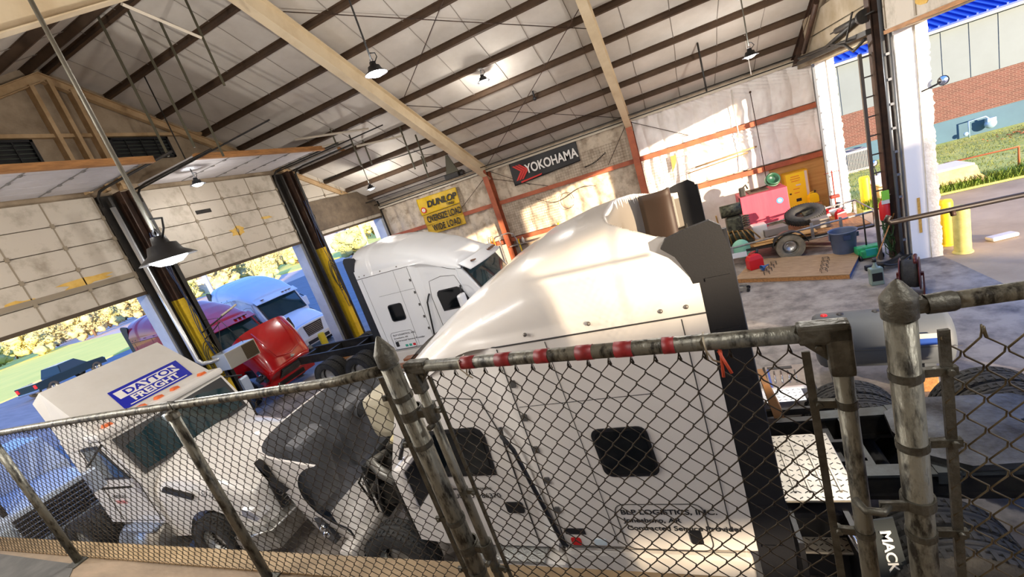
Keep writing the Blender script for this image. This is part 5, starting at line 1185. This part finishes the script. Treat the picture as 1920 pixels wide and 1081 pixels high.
# ------------------------------------------------------------------ outside right
def bollard(x, y, label, rot=0, fade=False):
    t = thing('bollard', label, 'bollard', (x, y, 0)); m = mat('bollard_faded', '#E0D27A', .6, col2='#C9BA62', scale=6) if fade else yelb
    MB().lathe([(.14, 0), (.14, 1.0), (.12, 1.06), (.001, 1.08)] if not fade else [(.14, 0), (.14, 1.02), (.13, 1.04), (.001, 1.04)], 24).build('sleeve', m, t); MB().lathe([(.17, 0), (.16, .03), (.14, .035)], 24).build('collar', m, t); return t
bollard(5.48, 12.35, 'bright yellow bollard just behind the white pier'); bollard(5.45, 11.7, 'paler flat-topped yellow bollard nearest the camera', fade=True)
bollard(5.62, 17.07, 'bright yellow bollard on the grass edge in the far doorway'); bollard(-14.4, 12.75, 'yellow bollard outside beside the blue-white truck bumper')
# neighbouring building
brick = bpy.data.materials.new('red_brick'); brick.use_nodes = True; n = brick.node_tree.nodes; L = brick.node_tree.links
bt = n.new('ShaderNodeTexBrick'); tcn = n.new('ShaderNodeTexCoord'); mp = n.new('ShaderNodeMapping'); mp.inputs['Rotation'].default_value = (PI/2, 0, 0); L.new(tcn.outputs['Object'], mp.inputs[0]); L.new(mp.outputs[0], bt.inputs['Vector'])
bt.inputs['Color1'].default_value = srgb('#6A4238'); bt.inputs['Color2'].default_value = srgb('#58382F'); bt.inputs['Mortar'].default_value = srgb('#7D6558'); bt.inputs['Scale'].default_value = 1.0
bt.inputs['Brick Width'].default_value = .22; bt.inputs['Row Height'].default_value = .075; bt.inputs['Mortar Size'].default_value = .008; L.new(bt.outputs[0], n['Principled BSDF'].inputs['Base Color']); n['Principled BSDF'].inputs['Roughness'].default_value = .85
NB = thing('neighbour_building', 'long building with blue metal roof, pale siding and brick band beyond the lawn', 'building', (20, 25, 0))
MB().box(-15, 25, 0, 12, -.2, .95).build('foundation', mat('foundation_shade_blue', '#446879', .7, col2='#3C5E70', scale=.6), NB)  # shade along the foundation is put into its blue-grey colour
MB().box(-15, 25, -.02, 12, .95, 2.45).build('brick_band', brick, NB)
b = MB(); b.box(-15, 25, -.04, 12, 2.45, 4.7); x = -15
while x < 25: b.box(x, x+.03, -.06, -.04, 2.45, 4.7); x += .9
b.build('siding', mat('pale_siding', '#6E7A7E', .6, col2='#677276', scale=.5), NB)
MB().box(-15.3, 25, -.3, -.05, 4.62, 4.8).build('gutter', mat('gutter_grey', '#A8A39A', .5), NB)
b = MB(); b.add([(-15.3, -.35, 4.8), (25, -.35, 4.8), (25, 9, 8.2), (-15.3, 9, 8.2), (-15.3, -.35, 4.74), (25, -.35, 4.74), (25, 9, 8.14), (-15.3, 9, 8.14)], [(0, 1, 2, 3), (4, 5, 6, 7), (0, 1, 5, 4), (2, 3, 7, 6), (0, 3, 7, 4), (1, 2, 6, 5)])
x = -15.2
while x < 24.9: b.add([(x, -.36, 4.86), (x+.06, -.36, 4.86), (x+.06, 9, 8.26), (x, 9, 8.26), (x, -.36, 4.8), (x+.06, -.36, 4.8), (x+.06, 9, 8.2), (x, 9, 8.2)], [(0, 1, 2, 3), (0, 1, 5, 4), (0, 3, 7, 4), (1, 2, 6, 5)]); x += .3
b.build('metal_roof', mat('blue_metal_roof', '#123FB0', .35, .1), NB)
MB().rbox(-4.3, -4.1, -.5, -.1, 3.85, 4.05, .02).build('wall_lamp', mat('lamp_body', '#55606E', .5), NB)
t = thing('gas_meter', 'pale blue gas meter and pipe on the neighbouring foundation', 'gas meter', (12.4, 24.75, 0))
b = MB(); b.ball((.25, 0, .38), .2, 10, (1, .7, 1)); b.rbox(.1, .4, -.1, .1, .45, .62, .03); b.build('meter', mat('meter_blue', '#9DBBD6', .4, .3), t)
b = MB(); b.tube([(-.45, 0, .0), (-.45, 0, .7), (.1, 0, .72), (.2, 0, .6)], .03, 8); b.ball((-.55, 0, .2), .09, 8, (1, .5, 1)); b.build('pipe', mat('meter_blue', '#9DBBD6'), t)
t = thing('air_conditioner', 'grey louvred air-conditioning unit on the lawn by the brick wall', 'air conditioner', (7.6, 23.9, 0))
MB().rbox(-.42, .42, -.42, .42, .05, .95, .03).build('casing', mat('ac_grey', '#9FA09E', .5), t); b = MB()
for k in range(14): b.box(-.38+.056*k, -.365+.056*k, -.44, -.42, .12, .86)
b.build('louvres', mat('ac_dark', '#6D6F70', .5), t); MB().lathe([(.3, 0), (.32, .02), (.3, .03)], 24, T=TR(0, 0, .95)).build('fan_ring', mat('ac_dark', '#6D6F70'), t); MB().box(-.5, .5, -.5, .5, -.0, .06).build('pad', mat('pad', '#B5ADA3', .8), t)
t = thing('bathtub_shell', 'broken cream fibreglass shell dumped in the grass beyond the pier', 'shell', (7.5, 16.9, 0), .0)
b = MB(); b.prism([(-1.6, .62), (.65, .72), (.78, .62), (.85, .35), (1.0, .2), (1.05, 0), (.95, .0), (.85, .2), (.3, .22), (-1.6, .28)], 'y', -.05, .75); o = b.build('shell', mat('cream_grp', '#D9C08C', .5, col2='#B08E58', scale=2), t)
MB().rbox(-1.6, .72, -.1, .82, .66, .72, .03).build('rim', mat('cream_rim', '#E9DEC2', .5), t); MB().prism([(-1.5, .56), (-.2, .6), (-.6, .4), (-1.5, .32)], 'y', -.07, -.05).build('dark_recess', steelb, t)
def hood_mirror(x, y, z, label, r=.12, rz=0):
    t = thing('convex_mirror', label, 'mirror', (x, y, z), rz); b = MB(); b.lathe([(.001, -.03), (r*.6, -.02), (r, .01), (r*1.05, .03), (r, .04)], 20, T=RX(PI/2)); b.build('housing', black, t)
    b = MB(); b.lathe([(.001, .055), (r*.5, .05), (r*.95, .03)], 20, T=RX(PI/2)); b.build('mirror_glass', chrome, t)
    MB().tube([(0, .03, -.05), (.06, .05, -.3), (.1, .1, -z)] if z < 2 else [(0, .05, 0), (-.05, .09, -.05), (-.3, .09, -.1)], .02, 6).build('arm', black, t); return t
hood_mirror(5.25, 11.62, 3.7, 'round convex mirror sticking out beyond the top of the pier', .09)
hood_mirror(7.2, 17.3, 1.15, 'round convex mirror above the cream fibreglass shell', .1)
hood_mirror(6.2, 17.9, 1.25, 'round convex mirror on an arm over the white fender', .1)
t = thing('white_fender', 'white rounded fender part standing in the grass behind the far bollard', 'fender', (6.55, 18.0, 0)); b = MB(); b.ball((0, 0, .42), .5, 10, (1.1, .6, .95)); b.ball((.3, 0, .85), .3, 8, (.9, .5, 1)); b.build('shell', white2, t)
t = thing('rusty_rail', 'rusty low pipe rail standing in the lawn', 'rail', (9.0, 17.5, 0)); b = MB(); b.tube([(-.9, .6, .0), (-.9, .6, .62), (.55, 0, .72), (.55, 0, 0)], .035, 6); b.build('pipe', mat('rust_pipe', '#A0582F', .7), t); MB().cyl((.7, -.05, 0), (.7, -.05, .8), .05, 8).build('post', mat('rust_post', '#7A4428', .7), t)
crate('litter_bag', 'crumpled white bag lying on the apron beyond the bollards', 'litter', 6.3, 12.1, 0, .5, .22, .09, white2, .2, .04)
# grass tufts and leaves
def tufts(name, label, area, n, h0, h1, m, seed):
    b = MB(); rnd = random.Random(seed)
    for k in range(n):
        x, y = area(rnd); h = rnd.uniform(h0, h1); a = rnd.random()*6.28; dx, dy = math.cos(a), math.sin(a); w_ = .008; l = h*rnd.uniform(.2, .7)
        b.add([(x-dy*w_, y+dx*w_, 0.02), (x+dy*w_, y-dx*w_, .02), (x+dx*l*.4+dy*w_, y+dy*l*.4-dx*w_, h*.7), (x+dx*l*.4-dy*w_, y+dy*l*.4+dx*w_, h*.7), (x+dx*l, y+dy*l, h)], [(0, 1, 2, 3), (3, 2, 4)])
    return tag(b.build(name, m), label, 'grass', kind='stuff')
gb = mat('grass_blade', '#567A22', .7, col2='#7E8A30', scale=3)
def edge(r):
    t_ = r.random(); x = 5.4+6.4*t_; y = 16.75 if x < 9.9 else 16.7-(x-9.9)*.45
    return x+r.uniform(0, .1), y+abs(r.gauss(0, .22))
tufts('grass_tufts', 'long green grass tufts along the lawn edge', edge, 3500, .12, .42, gb, 1)
tufts('lawn_blades', 'short yellow-green lawn grass before the neighbouring building', lambda r: (r.uniform(5.4, 17), r.uniform(17, 24.4)), 14000, .04, .1, mat('lawn_blade', '#8C8A3A', .8, col2='#6C7A30', scale=2), 2)
b = MB(); rnd = random.Random(4)
for k in range(260):
    x, y = rnd.gauss(13.2, .6), rnd.gauss(22.7, .35); a = rnd.random()*6; b.add([(x, y, .06), (x+.07*math.cos(a), y+.07*math.sin(a), .1), (x+.1*math.cos(a+.6), y+.1*math.sin(a+.6), .07), (x+.05*math.cos(a+1.2), y+.05*math.sin(a+1.2), .08)], [(0, 1, 2, 3)])
tag(b.build('dead_leaves', mat('leaf_brown', '#A8643A', .8)), 'brown dead leaves scattered on the lawn', 'leaves', kind='stuff')
# ------------------------------------------------------------------ added blockers that shade the yard on the sun side (out of frame)
NM = thing('sun_blocker', 'unseen grey shed across the yard to the right', 'blocker', (0, 0, 0))
nm_ = mat('blocker_grey', '#B0AEA8', .6)
def blocker(c0, c1, dist, h, dp=3):
    # wall across the sun direction: points with x+y=c0..c1 at distance along (+x,-y)
    b = MB(); p = []
    for c in (c0, c1): p.append((c/2+dist, c/2-dist))
    (x0, y0), (x1, y1) = p; ox, oy = dp, -dp
    b.add([(x0, y0, -.3), (x1, y1, -.3), (x1+ox, y1+oy, -.3), (x0+ox, y0+oy, -.3), (x0, y0, h), (x1, y1, h), (x1+ox, y1+oy, h), (x0+ox, y0+oy, h)], [(0, 1, 2, 3), (4, 5, 6, 7), (0, 1, 5, 4), (1, 2, 6, 5), (2, 3, 7, 6), (3, 0, 4, 7)])
    return b
D0 = 24
blocker(11.2, 16.9, D0, 7.3, .5).build('wall', nm_, NM); blocker(4.6, 9.0, D0, 5.9).build('wall', nm_, NM); blocker(-6, 4.5, D0, 5.12, .15).build('wall', nm_, NM)  # unseen blockers; the gaps between them let the sun patches through
b = blocker(-6, 4.5, D0, 7.55, .15); b.v = [(v[0], v[1], 5.42 if v[2] < 0 else v[2]) for v in b.v]; b.build('upper_blocker', nm_, NM)  # added upper blocker, slot below it lets a sun strip reach the truck
b = blocker(2.1, 2.3, D0, 9.2); b.build('post', nm_, NM)  # thin added blocker casting a dark streak through the truck's sun patch
# ------------------------------------------------------------------ outside left
PK = thing('pickup_truck', 'dark teal pickup truck driving past on the lot edge at left', 'pickup', (-49.9, 18.3, 0), math.atan2(5.1, -1.8))
pk = mat('pickup_teal', '#07161C', .3, coat=.5)
b = MB(); b.prism([(-2.9, .5), (-2.95, 1.15), (-1.0, 1.15), (-.9, 1.12), (1.3, 1.12), (2.7, 1.0), (2.85, .8), (2.85, .45)], 'y', -.95, .95); b.build('body', pk, PK, auto=30)
b = MB(); b.loft([[(-1.0, -.9, 1.12), (1.35, -.9, 1.12), (1.35, .9, 1.12), (-1.0, .9, 1.12)], [(-.75, -.75, 1.82), (.65, -.75, 1.82), (.65, .75, 1.82), (-.75, .75, 1.82)]], smooth=False); b.build('cab', pk, PK)
for s in (-1, 1):
    b = MB(); b.add([(-.88, s*.905, 1.18), (1.2, s*.905, 1.18), (.62, s*.80, 1.72), (-.7, s*.80, 1.72), (-.88, s*.895, 1.18), (1.2, s*.895, 1.18), (.62, s*.79, 1.72), (-.7, s*.79, 1.72)], [(0, 1, 2, 3), (4, 5, 6, 7), (0, 1, 5, 4), (2, 3, 7, 6)]); b.build('side_window', glassd, PK)
    for x in (-1.9, 1.85): wheel(PK, TR(x, s*.86, .4), .4, .26, face=-s, holes=6)
    MB().rbox(-2.98, -2.9, s*.8-.1, s*.8+.1, .75, 1.05, .02).build('tail_lamp', redp, PK); MB().rbox(2.78, 2.9, s*.75-.15, s*.75+.15, .72, .92, .02).build('headlamp', chrome, PK)
b = MB(); b.rbox(-3.05, -2.9, -.9, .9, .45, .62, .03); b.rbox(2.82, 2.98, -.95, .95, .4, .6, .03); b.build('bumper', chrome, PK)
member('utility_pole', 'tall grey-blue pole standing on the lot outside the middle bay', 'pole', [(-50, 33, 0), (-50, 33, 14)], .28, mat('pole_grey', '#8E9AAE', .7))
member('utility_pole', 'second pale pole outside the far bay door', 'pole', [(-62, 72, 0), (-62, 72, 14)], .3, mat('pole_pale', '#D9D5CC', .7))
member('utility_pole', 'third pale pole next to the second outside the far bay', 'pole', [(-60, 73.5, 0), (-60, 73.5, 14)], .3, mat('pole_pale', '#D9D5CC'))
for k, (x, y, dx, dy, h, lab) in enumerate(((-95, 105, 7, 6, 5, 'small white house outside the far bay door, left one'), (-80, 108, 6, 5, 3.5, 'small white house outside the far bay door, right one'), (-150, 95, 14, 8, 5, 'low white building beyond the field outside the middle bay'), (-190, 66, 20, 8, 4, 'long low white building beyond the field at far left'))):
    t = thing('white_house', lab, 'house', (x, y, 0), .6); MB().box(-dx/2, dx/2, -dy/2, dy/2, 0, h).build('walls', white2, t); MB().prism([(-dy/2-.4, h), (dy/2+.4, h), (0, h+1.6)], 'x', -dx/2-.3, dx/2+.3).build('roof', mat('house_roof', '#A59C94', .7), t); MB().box(dx/2, dx/2+.05, -1, 1, 1, 2.4).build('window', glassd, t)
b = MB(); rnd = random.Random(8)
tl = [mat('leaf_yellow', '#E2D28A', .8, col2='#C2B878', scale=.6, bump=1., bscale=3), mat('leaf_green', '#B9C078', .8, col2='#D6CF8A', scale=.6, bump=1., bscale=3), mat('leaf_olive', '#CDBE90', .8, col2='#ABA472', scale=.6, bump=1., bscale=3)]
trunk = mat('trunk_bark', '#6B5644', .9)
def tree(x, y, h, r, mi, label, grp='trees beyond the field'):
    t = thing('tree', label, 'tree', (x, y, 0), 0, grp); rnd = random.Random(int(x*7+y*3)); b = MB()
    for k in range(26):
        a = rnd.random()*6.28; q = r*rnd.random()**.5*.95; zz = h*rnd.uniform(.12, .85); s = r*rnd.uniform(.2, .42); c = (q*math.cos(a), q*math.sin(a), zz)
        n0 = len(b.v); b.ball(c, s, 6, (1, 1, .85))
        for i in range(n0, len(b.v)):
            v = Vector(b.v[i]); d = v-Vector(c); f = 1+.8*noise.noise(v*1.7+Vector((x, y, 0))); b.v[i] = tuple(Vector(c)+d*f)
    # loose leaf clumps at the outline
    for k in range(1400):
        a = rnd.random()*6.28; e_ = rnd.uniform(-1.3, 1.3); q = r*rnd.uniform(.5, 1.15)*math.cos(e_*.8); c = Vector((q*math.cos(a), q*math.sin(a), h*.6+math.sin(e_)*h*.36)); s = r*rnd.uniform(.03, .07)
        u = Vector((rnd.uniform(-1, 1), rnd.uniform(-1, 1), rnd.uniform(-1, 1))).normalized(); w_ = u.orthogonal().normalized(); b.add([c-u*s, c+w_*s, c+u*s, c-w_*s], [(0, 1, 2, 3)])
    b.build('crown', tl[mi], t); MB().tube([(0, 0, 0), (.1, .1, h*.3), (0, 0, h*.7)], [r*.09, r*.07, r*.03], 7).build('trunk', trunk, t); return t
protos = [tree(-130, 0, 11, 5, 0, ''), tree(-130, 12, 9, 5, 1, ''), tree(-130, 22, 12, 6, 2, '')]
k = 0; rnd = random.Random(2)
names = ('yellow-green', 'green', 'olive')
for i in range(52):
    az = math.radians(97+i*1.75) if i < 30 else math.radians(97+29*1.75+(i-29)*2.1)
    # azimuth measured from +Y toward -X
    ang = math.radians(20+i*1.65); dist = (150, 172, 194)[i % 3]+rnd.uniform(-4, 4); x, y = -dist*math.cos(math.radians(8+i*1.28)), dist*math.sin(math.radians(8+i*1.28))
    mi = rnd.randrange(3); sc_ = rnd.uniform(.5, .75)
    lab = names[mi]+' leafy tree in the tree line beyond the field outside the bay doors'
    if i < 3: o = protos[i]; o.location = (x, y, 0); o['label'] = names[i]+' leafy tree in the tree line beyond the field outside the bay doors'; o['group'] = names[i]+' trees beyond the field'
    else: o = dup(protos[mi], (x, y, 0), lab, rnd.random()*6, names[mi]+' trees beyond the field', (sc_, sc_, sc_))
tree(-58, 66, 5, 2.6, 1, 'small bright green tree outside the far bay door', None)
tree(-74, 60, 4.5, 2.2, 0, 'small round yellow-green tree beyond the lot outside the middle bay', None)
crate('cardboard_carton', 'small cardboard carton on the lot beside the blue-white truck', 'box', -13.1, 12.1, 0, .4, .35, .35, mat('cardboard', '#A9794C'))
